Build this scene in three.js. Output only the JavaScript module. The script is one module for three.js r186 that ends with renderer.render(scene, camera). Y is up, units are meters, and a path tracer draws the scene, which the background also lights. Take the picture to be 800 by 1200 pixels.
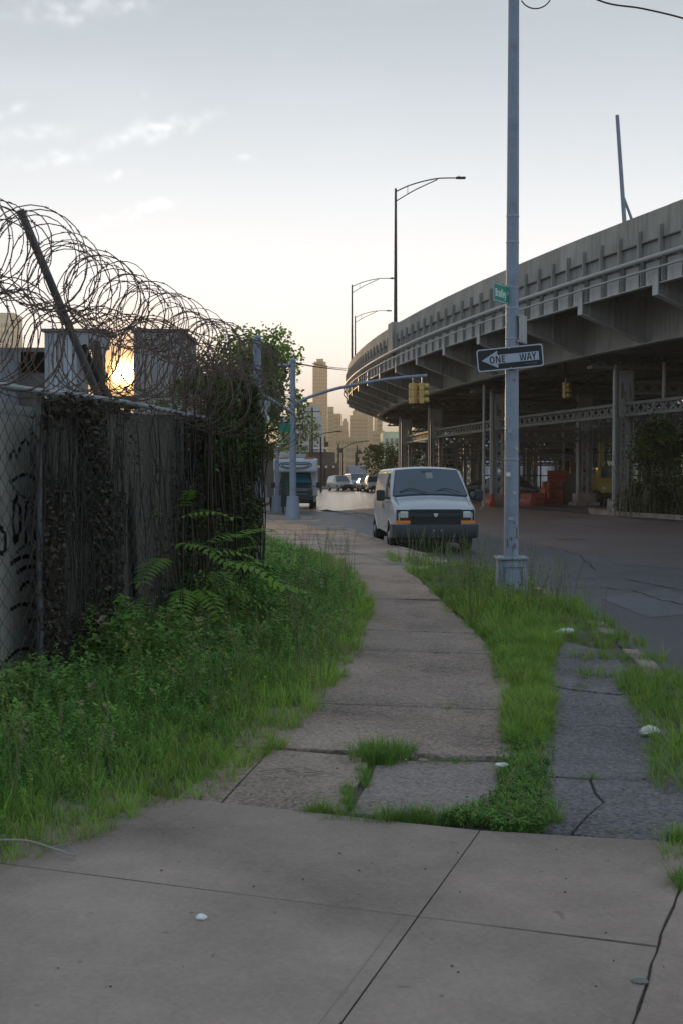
import * as THREE from 'three';
import { mergeGeometries, toCreasedNormals } from 'three/addons/utils/BufferGeometryUtils.js';
import { RoundedBoxGeometry } from 'three/addons/geometries/RoundedBoxGeometry.js';

// ---------------------------------------------------------------- camera, sky, sun, exposure
const scene = new THREE.Scene();
const EYE = 1.68, FPX = 1350, PITCH = -1.867 * Math.PI / 180;          // eye height in metres, focal length in photo pixels
const camera = new THREE.PerspectiveCamera(2 * Math.atan(600 / FPX) * 180 / Math.PI, 682 / 1024, 0.1, 9000);
camera.position.set(0, EYE, 0);
camera.rotation.x = PITCH;
scene.add(camera);
const renderer = new THREE.WebGLRenderer({ antialias: true });
renderer.setSize(682, 1024);
renderer.toneMapping = THREE.LinearToneMapping;
renderer.toneMappingExposure = 1.5;
renderer.shadowMap.enabled = true;

const SUN_AZ = -10.6 * Math.PI / 180, SUN_EL = 4.9 * Math.PI / 180;    // left of straight ahead, just above the roofs
const SUN = new THREE.Vector3(Math.sin(SUN_AZ) * Math.cos(SUN_EL), Math.sin(SUN_EL), -Math.cos(SUN_AZ) * Math.cos(SUN_EL));
const sun = new THREE.DirectionalLight(new THREE.Color().setRGB(1, 0.60, 0.27), 3.2);
sun.position.copy(SUN).multiplyScalar(300);
sun.castShadow = true;
sun.shadow.camera.left = sun.shadow.camera.bottom = -150; sun.shadow.camera.right = sun.shadow.camera.top = 150; sun.shadow.camera.far = 900;
sun.shadow.mapSize.set(4096, 4096); sun.shadow.radius = 1.5;
scene.add(sun, sun.target);

// ---------------------------------------------------------------- small maths
let seed = 12345;
function rnd() { seed = (seed + 0x6d2b79f5) | 0; let t = Math.imul(seed ^ (seed >>> 15), 1 | seed); t = (t + Math.imul(t ^ (t >>> 7), 61 | t)) ^ t; return ((t ^ (t >>> 14)) >>> 0) / 4294967296; }
const rr = (a, b) => a + (b - a) * rnd();
const { clamp, lerp, smoothstep } = THREE.MathUtils;
const PI = Math.PI;
function hash2(x, y) { let h = Math.imul(x, 374761393) ^ Math.imul(y, 668265263); h = Math.imul(h ^ (h >>> 13), 1274126177); return ((h ^ (h >>> 16)) >>> 0) / 4294967296; }
function vnoise(x, y, per) {                                             // periodic value noise
  const xi = Math.floor(x), yi = Math.floor(y), fx = x - xi, fy = y - yi, m = (a) => ((a % per) + per) % per;
  const u = fx * fx * (3 - 2 * fx), v = fy * fy * (3 - 2 * fy);
  const a = hash2(m(xi), m(yi)), b = hash2(m(xi + 1), m(yi)), c = hash2(m(xi), m(yi + 1)), d = hash2(m(xi + 1), m(yi + 1));
  return a + (b - a) * u + (c - a) * v + (a - b - c + d) * u * v;
}
function fbm(x, y, per, oct = 4) { let s = 0, a = 0.5, n = 0; for (let i = 0; i < oct; i++) { s += a * vnoise(x, y, per); n += a; a *= 0.5; x *= 2; y *= 2; per *= 2; } return s / n; }
const interp = (table, t) => { if (t <= table[0][0]) return table[0][1]; for (let i = 1; i < table.length; i++) if (t <= table[i][0]) return lerp(table[i - 1][1], table[i][1], (t - table[i - 1][0]) / (table[i][0] - table[i - 1][0])); return table[table.length - 1][1]; };
const V = (x, y, z) => new THREE.Vector3(x, y, z);
// a direction or a point as surveyed in the photograph: px, py are photo pixels, d is metres ahead
function ray(px, py) { return V((px - 400) / FPX, -(py - 600) / FPX, -1).applyAxisAngle(V(1, 0, 0), PITCH).normalize(); }
function at(px, py, d) { const r = ray(px, py); return r.multiplyScalar(d / -r.z).add(V(0, EYE, 0)); }
function onGround(px, py, y = 0) { const r = ray(px, py); return r.multiplyScalar((y - EYE) / r.y).add(V(0, EYE, 0)); }

// the evening sky: bright and nearly white low towards the sun, grey blue above and behind, thin cirrus
{
  const W = 2048, H = 1024, data = new Float32Array(W * H * 4);
  const wisps = [[195, 148, 9, 1.0, 0.17], [150, 160, 9, .6, .3], [60, 182, 8, .5, .2], [172, 240, 6, .8, .35], [108, 263, 6, .6, .05], [135, 209, 3.5, .7, .2], [288, 184, 2.5, .5, 0], [10, 132, 4, .5, .6], [80, 6, 14, .5, .1], [170, 108, 2, .5, -.6], [40, 150, 10, .35, .2], [150, 8, 6, .5, .25]].map(([px, py, w, a, tilt]) => { const r = ray(px, py); return { az: Math.atan2(r.x, -r.z), el: Math.asin(r.y), w: w * PI / 180 * .2, a, tilt }; });
  for (let j = 0; j < H; j++) {
    const el = ((j + .5) / H - .5) * PI, ce = Math.cos(el), e = el * 180 / PI;
    for (let i = 0; i < W; i++) {
      const ph = ((i + .5) / W - .5) * 2 * PI, x = Math.cos(ph) * ce, z = Math.sin(ph) * ce, y = Math.sin(el);
      const c = clamp(x * SUN.x + y * SUN.y + z * SUN.z, -1, 1), ang = Math.acos(c) * 180 / PI;
      const azd = Math.atan2(x, -z) * 180 / PI;
      const up = Math.max(e, 0);
      const fwd = 0.5 + 0.5 * Math.cos((azd + 1) * PI / 180);
      let glow = Math.exp(-Math.pow(up / 15.6, 2)) * (0.42 + 0.58 * Math.pow(fwd, 3.5));
      let L = lerp(0.39, 0.215, smoothstep(fwd, .25, .9)) + 0.165 * fwd * Math.exp(-up / 60) + 0.90 * glow;
      const t = clamp(glow * 1.15, 0, 1);
      let r = L * lerp(0.805, 1.02, t), g = L * lerp(0.97, 1.0, t), b = L * lerp(1.115, 1.0, t);
      { const back = 1 - smoothstep(fwd, .1, .75); r *= 1 - .20 * back; b *= 1 + .16 * back; }
      const low = Math.exp(-up / 3.0) * Math.pow(fwd, 12);                 // warm air over the horizon
      r += 0.26 * low; g -= 0.10 * low; b -= 0.58 * low;
      const a1 = Math.exp(-Math.pow(ang / 0.46, 2)) * 60, a2 = Math.exp(-ang / 1.1) * 0.35, a3 = Math.exp(-ang / 5) * 0.12;
      r += a1 + a2 + a3; g += a1 * .72 + a2 * .58 + a3 * .72; b += a1 * .32 + a2 * .2 + a3 * .36;
      { const w = Math.exp(-Math.pow(ang / 3.4, 2)) * (1 - Math.exp(-Math.pow(ang / .55, 2))) * (1 - smoothstep(e, 4.8, 10)); r *= 1 - .22 * w; g *= 1 - .57 * w; b *= 1 - .88 * w; }
      let cl = 0;
      if (e > 4 && e < 34 && Math.abs(azd) < 40) for (const wv of wisps) {
        const da = Math.atan2(x, -z) - wv.az, de = el - wv.el + da * -wv.tilt, q = (da / wv.w) ** 2;
        if (q > 6) continue;
        const n = fbm(da * 60 + wv.el * 90, de * 620 + 40, 4096, 5), n2 = fbm(da * 210 + 7, de * 420 + wv.az * 99, 4096, 4), n3 = fbm(da * 45 + 3, wv.az * 40, 4096, 3);
        const q2 = ((de + 0.010 * (n2 - .5) + .022 * (n3 - .5)) / (wv.w * (de + .022 * (n3 - .5) > 0 ? .10 : .17))) ** 2;
        cl = Math.max(cl, wv.a * Math.exp(-q - q2) * smoothstep(n * .6 + n2 * .4, .36, .66));
      }
      const veil = smoothstep(fbm(azd * .09 + 30, e * .22 + 10, 4096, 4), .48, .75) * .02 * clamp((e - 5) / 12, 0, 1);
      r += (0.44 * cl + veil) ; g += (0.42 * cl + veil); b += (0.40 * cl + veil * .95);
      const o = (j * W + i) * 4; data[o] = Math.max(r, .02); data[o + 1] = Math.max(g, .02); data[o + 2] = Math.max(b, .02); data[o + 3] = 1;
    }
  }
  const sky = new THREE.DataTexture(data, W, H, THREE.RGBAFormat, THREE.FloatType);
  sky.mapping = THREE.EquirectangularReflectionMapping; sky.magFilter = THREE.LinearFilter; sky.needsUpdate = true;
  scene.background = sky; scene.environment = sky;
}
scene.fog = new THREE.FogExp2(new THREE.Color().setRGB(1, 0.80, 0.54), 0.00055);

// ---------------------------------------------------------------- building helpers
const taken = {};
function numbered(n) { const k = taken[n] = (taken[n] ?? -1) + 1; return k ? n + '_' + String(k).padStart(3, '0') : n; }
function tag(o, label, category, group) { o.userData = { ...o.userData, label, category }; if (group) o.userData.group = group; return o; }
function thing(name, label, category, [x, y, z] = [0, 0, 0], turn = 0, group) { const o = new THREE.Group(); o.name = numbered(name); o.position.set(x, y, z); o.rotation.y = turn; tag(o, label, category, group); scene.add(o); return o; }
function copyOf(o, [x, y, z], turn, label) { const c = o.clone(); c.name = numbered(o.name.replace(/_\d+$/, '')); c.position.set(x, y, z); c.rotation.y = turn; c.userData = { ...o.userData }; if (label) c.userData.label = label; scene.add(c); return c; }
function strip(g) { const q = g.index ? g.toNonIndexed() : g; for (const k of Object.keys(q.attributes)) if (!['position', 'normal', 'uv'].includes(k)) q.deleteAttribute(k); if (!q.attributes.uv) q.setAttribute('uv', new THREE.BufferAttribute(new Float32Array(q.attributes.position.count * 2), 2)); if (!q.attributes.normal) q.computeVertexNormals(); return q; }
const join = (list) => mergeGeometries(list.map(strip), false);
function boxUV(g, s = 1) {                                               // uv in metres, from the main direction of each face
  const q = strip(g), p = q.attributes.position, uv = q.attributes.uv, a = V(), b = V(), c = V(), n = V();
  for (let i = 0; i < p.count; i += 3) {
    a.fromBufferAttribute(p, i); b.fromBufferAttribute(p, i + 1); c.fromBufferAttribute(p, i + 2);
    n.copy(b).sub(a).cross(c.clone().sub(a)); const nx = Math.abs(n.x), ny = Math.abs(n.y), nz = Math.abs(n.z);
    [a, b, c].forEach((v, k) => { if (ny >= nx && ny >= nz) uv.setXY(i + k, v.x * s, v.z * s); else if (nx >= nz) uv.setXY(i + k, v.z * s, v.y * s); else uv.setXY(i + k, v.x * s, v.y * s); });
  }
  return q;
}
function mesh(name, geo, mat, parent = scene, uv = true) {
  let g = Array.isArray(geo) ? join(geo) : geo; if (uv) g = boxUV(g);
  const m = new THREE.Mesh(g, mat); m.castShadow = m.receiveShadow = true;
  m.name = parent === scene ? numbered(name) : name; parent.add(m); return m;
}
function struct(name, geo, mat, uv = true) { const m = mesh(name, geo, mat, scene, uv); m.userData.kind = 'structure'; return m; }
function structGroup(name) { const o = new THREE.Group(); o.name = numbered(name); o.userData.kind = 'structure'; scene.add(o); return o; }
const box = (w, h, d, x = 0, y = 0, z = 0, rx = 0, ry = 0, rz = 0) => { const g = new THREE.BoxGeometry(w, h, d); if (rx) g.rotateX(rx); if (rz) g.rotateZ(rz); if (ry) g.rotateY(ry); return g.translate(x, y, z); };
const rbox = (w, h, d, r, x = 0, y = 0, z = 0, seg = 2) => new RoundedBoxGeometry(w, h, d, seg, r).translate(x, y, z);
const cyl = (r0, r1, h, n = 12, x = 0, y = 0, z = 0) => new THREE.CylinderGeometry(r1, r0, h, n).translate(x, y, z);
function rod(a, b, r0, r1 = r0, n = 8) { const d = b.clone().sub(a), g = new THREE.CylinderGeometry(r1, r0, d.length(), n, 1); g.applyQuaternion(new THREE.Quaternion().setFromUnitVectors(V(0, 1, 0), d.clone().normalize())); return g.translate((a.x + b.x) / 2, (a.y + b.y) / 2, (a.z + b.z) / 2); }
function beam(a, b, w, h) { const d = b.clone().sub(a), L = d.length(), g = new THREE.BoxGeometry(w, h, L); const m = new THREE.Matrix4().lookAt(a, b, Math.abs(d.y) > .98 * L ? V(1, 0, 0) : V(0, 1, 0)); g.applyMatrix4(m); return g.translate((a.x + b.x) / 2, (a.y + b.y) / 2, (a.z + b.z) / 2); }
function tube(pts, r, n = 6, seg) { return new THREE.TubeGeometry(new THREE.CatmullRomCurve3(pts), seg ?? pts.length * 4, r, n, false); }
function slab(poly, y0, y1, bevel = 0) {                                 // poly of [x, d]: a plate on the ground between heights y0 and y1
  const s = new THREE.Shape(poly.map(([x, d]) => new THREE.Vector2(x, d)));
  const g = new THREE.ExtrudeGeometry(s, { depth: y1 - y0 - bevel, bevelEnabled: bevel > 0, bevelThickness: bevel, bevelSize: bevel, bevelOffset: -bevel, bevelSegments: 2 });
  g.rotateX(-PI / 2); return g.translate(0, y0, 0);
}
function quadGrid(f, nu, nv) { const p = [], id = []; for (let j = 0; j <= nv; j++) for (let i = 0; i <= nu; i++) { const v = f(i / nu, j / nv); p.push(v.x, v.y, v.z); } for (let j = 0; j < nv; j++) for (let i = 0; i < nu; i++) { const a = j * (nu + 1) + i, b = a + 1, c = a + nu + 1, e = c + 1; id.push(a, b, e, a, e, c); } const g = new THREE.BufferGeometry(); g.setAttribute('position', new THREE.Float32BufferAttribute(p, 3)); g.setIndex(id); const uv = []; for (let j = 0; j <= nv; j++) for (let i = 0; i <= nu; i++) uv.push(i / nu, j / nv); g.setAttribute('uv', new THREE.Float32BufferAttribute(uv, 2)); g.computeVertexNormals(); return g; }

// ---------------------------------------------------------------- procedural textures and materials
const enc = (c) => Math.round(255 * (c <= 0.0031308 ? 12.92 * c : 1.055 * Math.pow(Math.max(c, 0), 1 / 2.4) - 0.055));
function tex(n, metres, fn, color = true) {
  const d = new Uint8Array(n * n * 4);
  for (let j = 0; j < n; j++) for (let i = 0; i < n; i++) { const c = fn(i / n, j / n, i, j), o = (j * n + i) * 4; for (let k = 0; k < 3; k++) { const q = Array.isArray(c) ? c[k] : c; d[o + k] = color ? clamp(enc(q), 0, 255) : clamp(q * 255, 0, 255); } d[o + 3] = 255; }
  const t = new THREE.DataTexture(d, n, n); t.wrapS = t.wrapT = THREE.RepeatWrapping; t.repeat.set(1 / metres, 1 / metres); t.magFilter = THREE.LinearFilter; t.minFilter = THREE.LinearMipmapLinearFilter; t.generateMipmaps = true;
  if (color) t.colorSpace = THREE.SRGBColorSpace; t.needsUpdate = true; return t;
}
const C = (r, g, b) => new THREE.Color().setRGB(r, g, b);
const std = (color, roughness = .8, o = {}) => new THREE.MeshStandardMaterial({ color, roughness, ...o });
const phys = (color, roughness, o = {}) => new THREE.MeshPhysicalMaterial({ color, roughness, ...o });
const grainTex = tex(512, 1.1, (u, v, i, j) => { const n = fbm(u * 6, v * 6, 6, 5), f = hash2(i, j), s = fbm(u * 60, v * 60, 60, 2); return clamp(.78 + .30 * (n - .5) + .14 * (f - .5) + .2 * (s - .5), 0, 1); });
const bigTex = tex(512, 7.3, (u, v) => { const n = fbm(u * 5, v * 5, 5, 6), s = fbm(u * 3 + 9, v * 3, 3, 3); const st = smoothstep(s, .58, .7) * .15; return clamp(.8 + .5 * (n - .5) - st, 0, 1); });
const bumpFine = tex(512, .45, (u, v, i, j) => .5 + .6 * (fbm(u * 40, v * 40, 40, 3) - .5) + .25 * (hash2(i + 7, j) - .5), false);
const pave = (base, agg, warm, seedv) => tex(1024, 2.7, (u, v, i, j) => {
  const n = fbm(u * 3 + seedv, v * 3, 3, 7), m = fbm(u * 14, v * 14 + seedv, 14, 4), g = fbm(u * 170, v * 170, 170, 2), h = hash2(i + seedv, j);
  let k = 1 + 1.0 * (n - .5) + .22 * (m - .5) + agg * (g - .5) + agg * .4 * (h - .5);
  const gum = vnoise(u * 42 + 3, v * 42 + seedv, 42); if (gum > .965) k *= .72;
  return [base * k * (1 + warm), base * k * (1 + warm * .15), base * k * (1 - warm * .9)];
});
const M = {};
M.concrete = std(C(.85, .685, .62), .9, { map: pave(.40, .2, .07, 1), bumpMap: bumpFine, bumpScale: .003 });
M.concrete2 = std(C(.81, .66, .60), .9, { map: M.concrete.map, bumpMap: bumpFine, bumpScale: .003 });
M.oldConcrete = std(C(.80, .645, .585), .95, { map: pave(.37, .9, .09, 21), bumpMap: tex(512, .5, (u, v, i, j) => { const g = fbm(u * 60, v * 60, 60, 2), n = fbm(u * 9, v * 9, 9, 3); return clamp(.2 + .7 * g + .5 * (n - .5), 0, 1); }, false), bumpScale: .009 });
M.oldConcrete2 = std(C(.76, .65, .64), .95, { map: M.oldConcrete.map, bumpMap: M.oldConcrete.bumpMap, bumpScale: .012 });
M.oldConcrete3 = std(C(.84, .67, .60), .95, { map: M.oldConcrete.map, bumpMap: M.oldConcrete.bumpMap, bumpScale: .006 });
M.asphaltPatch = std(C(.92, .78, .80), .92, { map: pave(.215, 1.1, -.02, 5), bumpMap: M.oldConcrete.bumpMap, bumpScale: .016 });
M.asphalt = std(C(.50, .52, .66), .5, { map: tex(1024, 5.3, (u, v, i, j) => { const n = fbm(u * 4, v * 4, 4, 6), g = fbm(u * 200, v * 200, 200, 2), w = fbm(u * 2 + 3, v * 9, 9, 4); const cr = Math.abs(fbm(u * 7 + 5, v * 7, 7, 4) - .5); let k = 1 + .55 * (n - .5) + .4 * (g - .5) + .25 * (w - .5); if (cr < .006) k *= .5; return [.115 * k, .112 * k, .113 * k]; }), bumpMap: M.oldConcrete.bumpMap, bumpScale: .0012 });
M.dirt = std(C(1, 1, 1), 1, { map: tex(512, 1.9, (u, v, i, j) => { const n = fbm(u * 10, v * 10, 10, 5), h = hash2(i, j); const k = .6 + .8 * n + .3 * (h - .5); return [.14 * k, .12 * k, .09 * k]; }), bumpMap: M.oldConcrete.bumpMap, bumpScale: .03 });
M.ground = std(C(1, 1, 1), 1, { map: tex(512, 9, (u, v) => { const n = fbm(u * 10, v * 10, 10, 5); return [.085 * (.5 + n), .075 * (.5 + n), .055 * (.5 + n)]; }) });
M.tar = std(C(.016, .015, .015), .9);
M.kerb = std(C(.85, .72, .68), .9, { map: M.oldConcrete.map, bumpMap: M.oldConcrete.bumpMap, bumpScale: .012 });
const paint = (r, g, b, rough = .55, o = {}) => std(C(r / .78, g / .78, b / .78), rough, { map: grainTex, ...o });
const streakTex = tex(512, 3.1, (u, v) => { const s = fbm(u * 46, v * 3, 46, 4), n = fbm(u * 4, v * 4 + 7, 4, 6), d = smoothstep(fbm(u * 23 + 5, v * 2, 23, 3), .52, .72); return clamp(.80 + .16 * (s - .5) + .34 * (n - .5) - .12 * d, 0, 1); });
const grimy = (r, g, b, rough = .8, o = {}) => std(C(r / .76, g / .76, b / .76), rough, { map: streakTex, ...o });
const weather = (r, g, b, rough = .8, o = {}) => std(C(r / .8, g / .8, b / .8), rough, { map: bigTex, ...o });
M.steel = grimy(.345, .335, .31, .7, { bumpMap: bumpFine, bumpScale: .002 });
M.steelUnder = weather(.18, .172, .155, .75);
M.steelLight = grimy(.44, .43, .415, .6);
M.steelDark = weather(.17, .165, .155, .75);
M.pole = paint(.25, .285, .35, .45);
M.galv = paint(.36, .38, .41, .45, { metalness: .2 });
M.rust = paint(.15, .10, .082, .55, { metalness: .4 });
M.darkMetal = paint(.035, .034, .034, .5, { metalness: .2 });
M.deckConcrete = grimy(.36, .335, .295, .9, { bumpMap: bumpFine, bumpScale: .004 });
M.rubber = std(C(.018, .018, .019), .85);
M.black = std(C(.02, .021, .023), .5);
M.blackTrim = std(C(.028, .03, .034), .6);
M.chrome = std(C(.75, .76, .78), .2, { metalness: 1 });
M.whitePaint = phys(C(.84, .87, .92), .35, { clearcoat: .6, clearcoatRoughness: .15, map: grainTex });
M.glass = phys(C(.024, .055, .09), .08, { clearcoat: 1, clearcoatRoughness: .03, specularIntensity: 1 });
M.amber = phys(C(.75, .22, .03), .3, { clearcoat: .8 });
M.lampGlass = phys(C(.55, .57, .55), .15, { clearcoat: 1 });
M.red = std(C(.42, .06, .035), .55, { map: grainTex });
M.wood = paint(.06, .045, .033, .9);
M.paper = std(C(.78, .77, .75), .9);
const leafMat = (r, g, b, t = .35) => phys(C(r, g, b), .75, { transmission: t, thickness: 0, side: THREE.DoubleSide, specularIntensity: .35 });
M.grass = leafMat(1, 1, 1); M.leaf = leafMat(1, 1, 1, .4);

// ---------------------------------------------------------------- ground, road, pavement
const kerbX = [[-8, -3.4], [0, -.15], [3.5, 1.33], [4.6, 1.78], [7.5, 2.45], [10.4, 2.85], [14, 3.06], [17, 3.06], [20, 2.72], [23, 2.12], [26.4, 1.48], [34, .5], [46.4, -1.2]];
const vergeX = [[0, -3.6], [4, -1.85], [4.89, -1.45], [5.29, -1.18], [5.9, -.73], [6.6, -.52], [8.4, -.1], [10.6, .16], [13, .3], [15.75, .35], [18, .3], [21.8, .12], [24, -.3], [27, -1.3], [30, -2.3], [46, -4.2], [60, -6.2], [120, -7]];   // where weeds give way to paving
const flagX = [[5.4, .72], [6.06, .83], [8.4, 1.2], [10.85, 1.41], [12.3, 1.39], [13.8, 1.33], [18.3, 1.22], [21.8, 1.0], [25, .75], [28, .6]];      // right edge of the old flags
const worldPoly = (pts, y = 0) => pts.map(([px, py]) => { const p = onGround(px, py, y); return [p.x, -p.z]; });
const sheetAt = (po, y) => { const g = new THREE.ShapeGeometry(new THREE.Shape(po.map(([x, d]) => new THREE.Vector2(x, d)))); g.rotateX(-PI / 2); return g.translate(0, y, 0); };
const fenceX = (d) => -2.45 + (d - 8.3) * .2077;
{
  const g = new THREE.PlaneGeometry(16000, 16000, 1, 1); g.rotateX(-PI / 2); g.translate(0, -.3, 0);
  struct('ground', g, M.ground);
  const L = kerbX.map(([d, x]) => [x, d]);
  const road = [...L, [-2.3, 48.5], [-3.9, 51.5], [-4.3, 55], [-4.6, 100], [-3.6, 130], [-1.0, 150], [6, 176], [40, 210], [140, 210], [140, -30], [-3.4, -30]];
  struct('road', slab(road, -.29, -.14), M.asphalt);
  const land = [[-90, -30], [-3.45, -30], ...kerbX.map(([d, x]) => [x - .16, d]), [-2.5, 48.5], [-4.1, 51.5], [-4.5, 55], [-4.8, 100], [-3.8, 130], [-1.2, 150], [5.8, 176.5], [40, 215], [40, 330], [-90, 330]];
  const sec = struct('sun_tinted_road', slab([[-1.3, 47.6], [-4.1, 60], [-4.35, 70], [-4.5, 100], [-3.6, 130], [-1.0, 149], [6, 175], [16, 184], [11, 140], [5.5, 90], [3.6, 66], [3.0, 57], [.9, 52]].map(([x, d]) => [x, d + (d < 60 ? 8 : 0)]), -.18, -.135), std(C(1.05, .80, .58), .24, { map: M.concrete.map }));  // low golden sun on the far road, put into a paler, warmer colour
  const sheet = sheetAt;
  const patch = (pts, k) => struct('road_patch', sheet(worldPoly(pts, -.136), -.136), std(C(.6 * k, .66 * k, .8 * k), .5, { map: M.asphalt.map, bumpMap: bumpFine, bumpScale: .002 }));
  patch([[690, 640], [760, 634], [840, 648], [820, 668], [720, 662]], .72); patch([[592, 618], [622, 615], [632, 622], [598, 626]], .72); patch([[700, 700], [780, 690], [850, 715], [760, 724]], 1.2); patch([[640, 610], [720, 604], [760, 612], [665, 618]], 1.18); patch([[570, 660], [640, 650], [680, 668], [630, 690]], .85);
  const crackLine = (pts, w) => { const p = []; for (let i = 0; i + 1 < pts.length; i++) for (let k = 0; k < 6; k++) { const q = onGround(lerp(pts[i][0], pts[i + 1][0], k / 6) + rr(-2, 2), lerp(pts[i][1], pts[i + 1][1], k / 6) + rr(-.5, .5), -.134); p.push(q); } const L = [], R = []; for (let i = 0; i < p.length; i++) { const a = p[Math.max(0, i - 1)], b = p[Math.min(p.length - 1, i + 1)], n = V(b.z - a.z, 0, a.x - b.x).normalize().multiplyScalar(w * rr(.4, 1.3)); L.push([p[i].x + n.x, -p[i].z - n.z]); R.unshift([p[i].x - n.x, -p[i].z + n.z]); } struct('road_crack', sheet([...L, ...R], -.1325), M.tar); };
  crackLine([[655, 688], [700, 688], [740, 692], [775, 703], [830, 716]], .018); crackLine([[670, 678], [720, 676], [790, 690], [840, 694]], .014); crackLine([[600, 612], [650, 611], [740, 622], [830, 628]], .03); crackLine([[395, 603], [420, 601], [450, 606]], .03); crackLine([[360, 601], [385, 597], [436, 610]], .025); crackLine([[640, 640], [680, 650], [700, 672]], .016);
  const mh = struct('manhole_cover', [cyl(.34, .34, .03, 28, 0, -.009, 0), new THREE.RingGeometry(.35, .42, 32).rotateX(-PI / 2).translate(0, .005, 0), ...[-2, -1, 0, 1, 2].flatMap((i) => [-2, -1, 0, 1, 2].filter((j) => i * i + j * j < 7).map((j) => box(.06, .006, .06, i * .11, .006, j * .11)))], M.darkMetal); mh.position.copy(onGround(668, 632, -.14)); delete mh.userData.kind; tag(mh, 'round dark manhole cover set in the road right of the pole', 'manhole cover');
  struct('verge', slab(land, -.28, -.034), M.dirt);
}
{
  const kerb = structGroup('kerb');                                       // worn kerb stones, one by one near, long lengths farther on
  let d = -2; const pt = (q, off) => V(interp(kerbX, q) + off, 0, -q);
  while (d < 46) {
    const len = d < 6 ? rr(1.2, 1.6) : d < 24 ? rr(.7, 1.25) : rr(2.2, 3), e = Math.min(d + len, 46.4), off = rr(-.015, .015), y = d > 6 && d < 24 ? rr(-.035, .0) : rr(-.006, .002);
    if (!(d > 10.9 && d < 11.4)) {
      const a = pt(d + .012, -.085 + off), b = pt(e - .012, -.085 + off + rr(-.01, .01)), L = a.distanceTo(b);
      const m = mesh('kerb_stone', boxUV(rbox(.17, .3, L, .018, 0, -.15, 0)), M.kerb, kerb);
      m.position.set((a.x + b.x) / 2, y, (a.z + b.z) / 2); m.rotation.y = Math.atan2(b.x - a.x, b.z - a.z); m.rotation.z = d > 6 && d < 24 ? rr(-.05, .05) : 0;
    }
    d = e;
  }
  const corner = [[-1.2, 46.4], [-2.3, 48.5], [-3.9, 51.5], [-4.3, 55], [-4.42, 70], [-4.6, 100], [-3.6, 130], [-1, 150], [6, 176]];
  for (let i = 1; i < corner.length; i++) { const a = V(corner[i - 1][0] - .08, -.07, -corner[i - 1][1]), b = V(corner[i][0] - .08, -.07, -corner[i][1]); mesh('kerb_length', beam(a, b, .16, .16), M.kerb, kerb); }
}
function shrink(poly, e) { const cx = poly.reduce((s, p) => s + p[0], 0) / poly.length, cz = poly.reduce((s, p) => s + p[1], 0) / poly.length; return poly.map(([x, d]) => { const L = Math.hypot(x - cx, d - cz); return [x - (x - cx) / L * e, d - (d - cz) / L * e]; }); }
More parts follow.
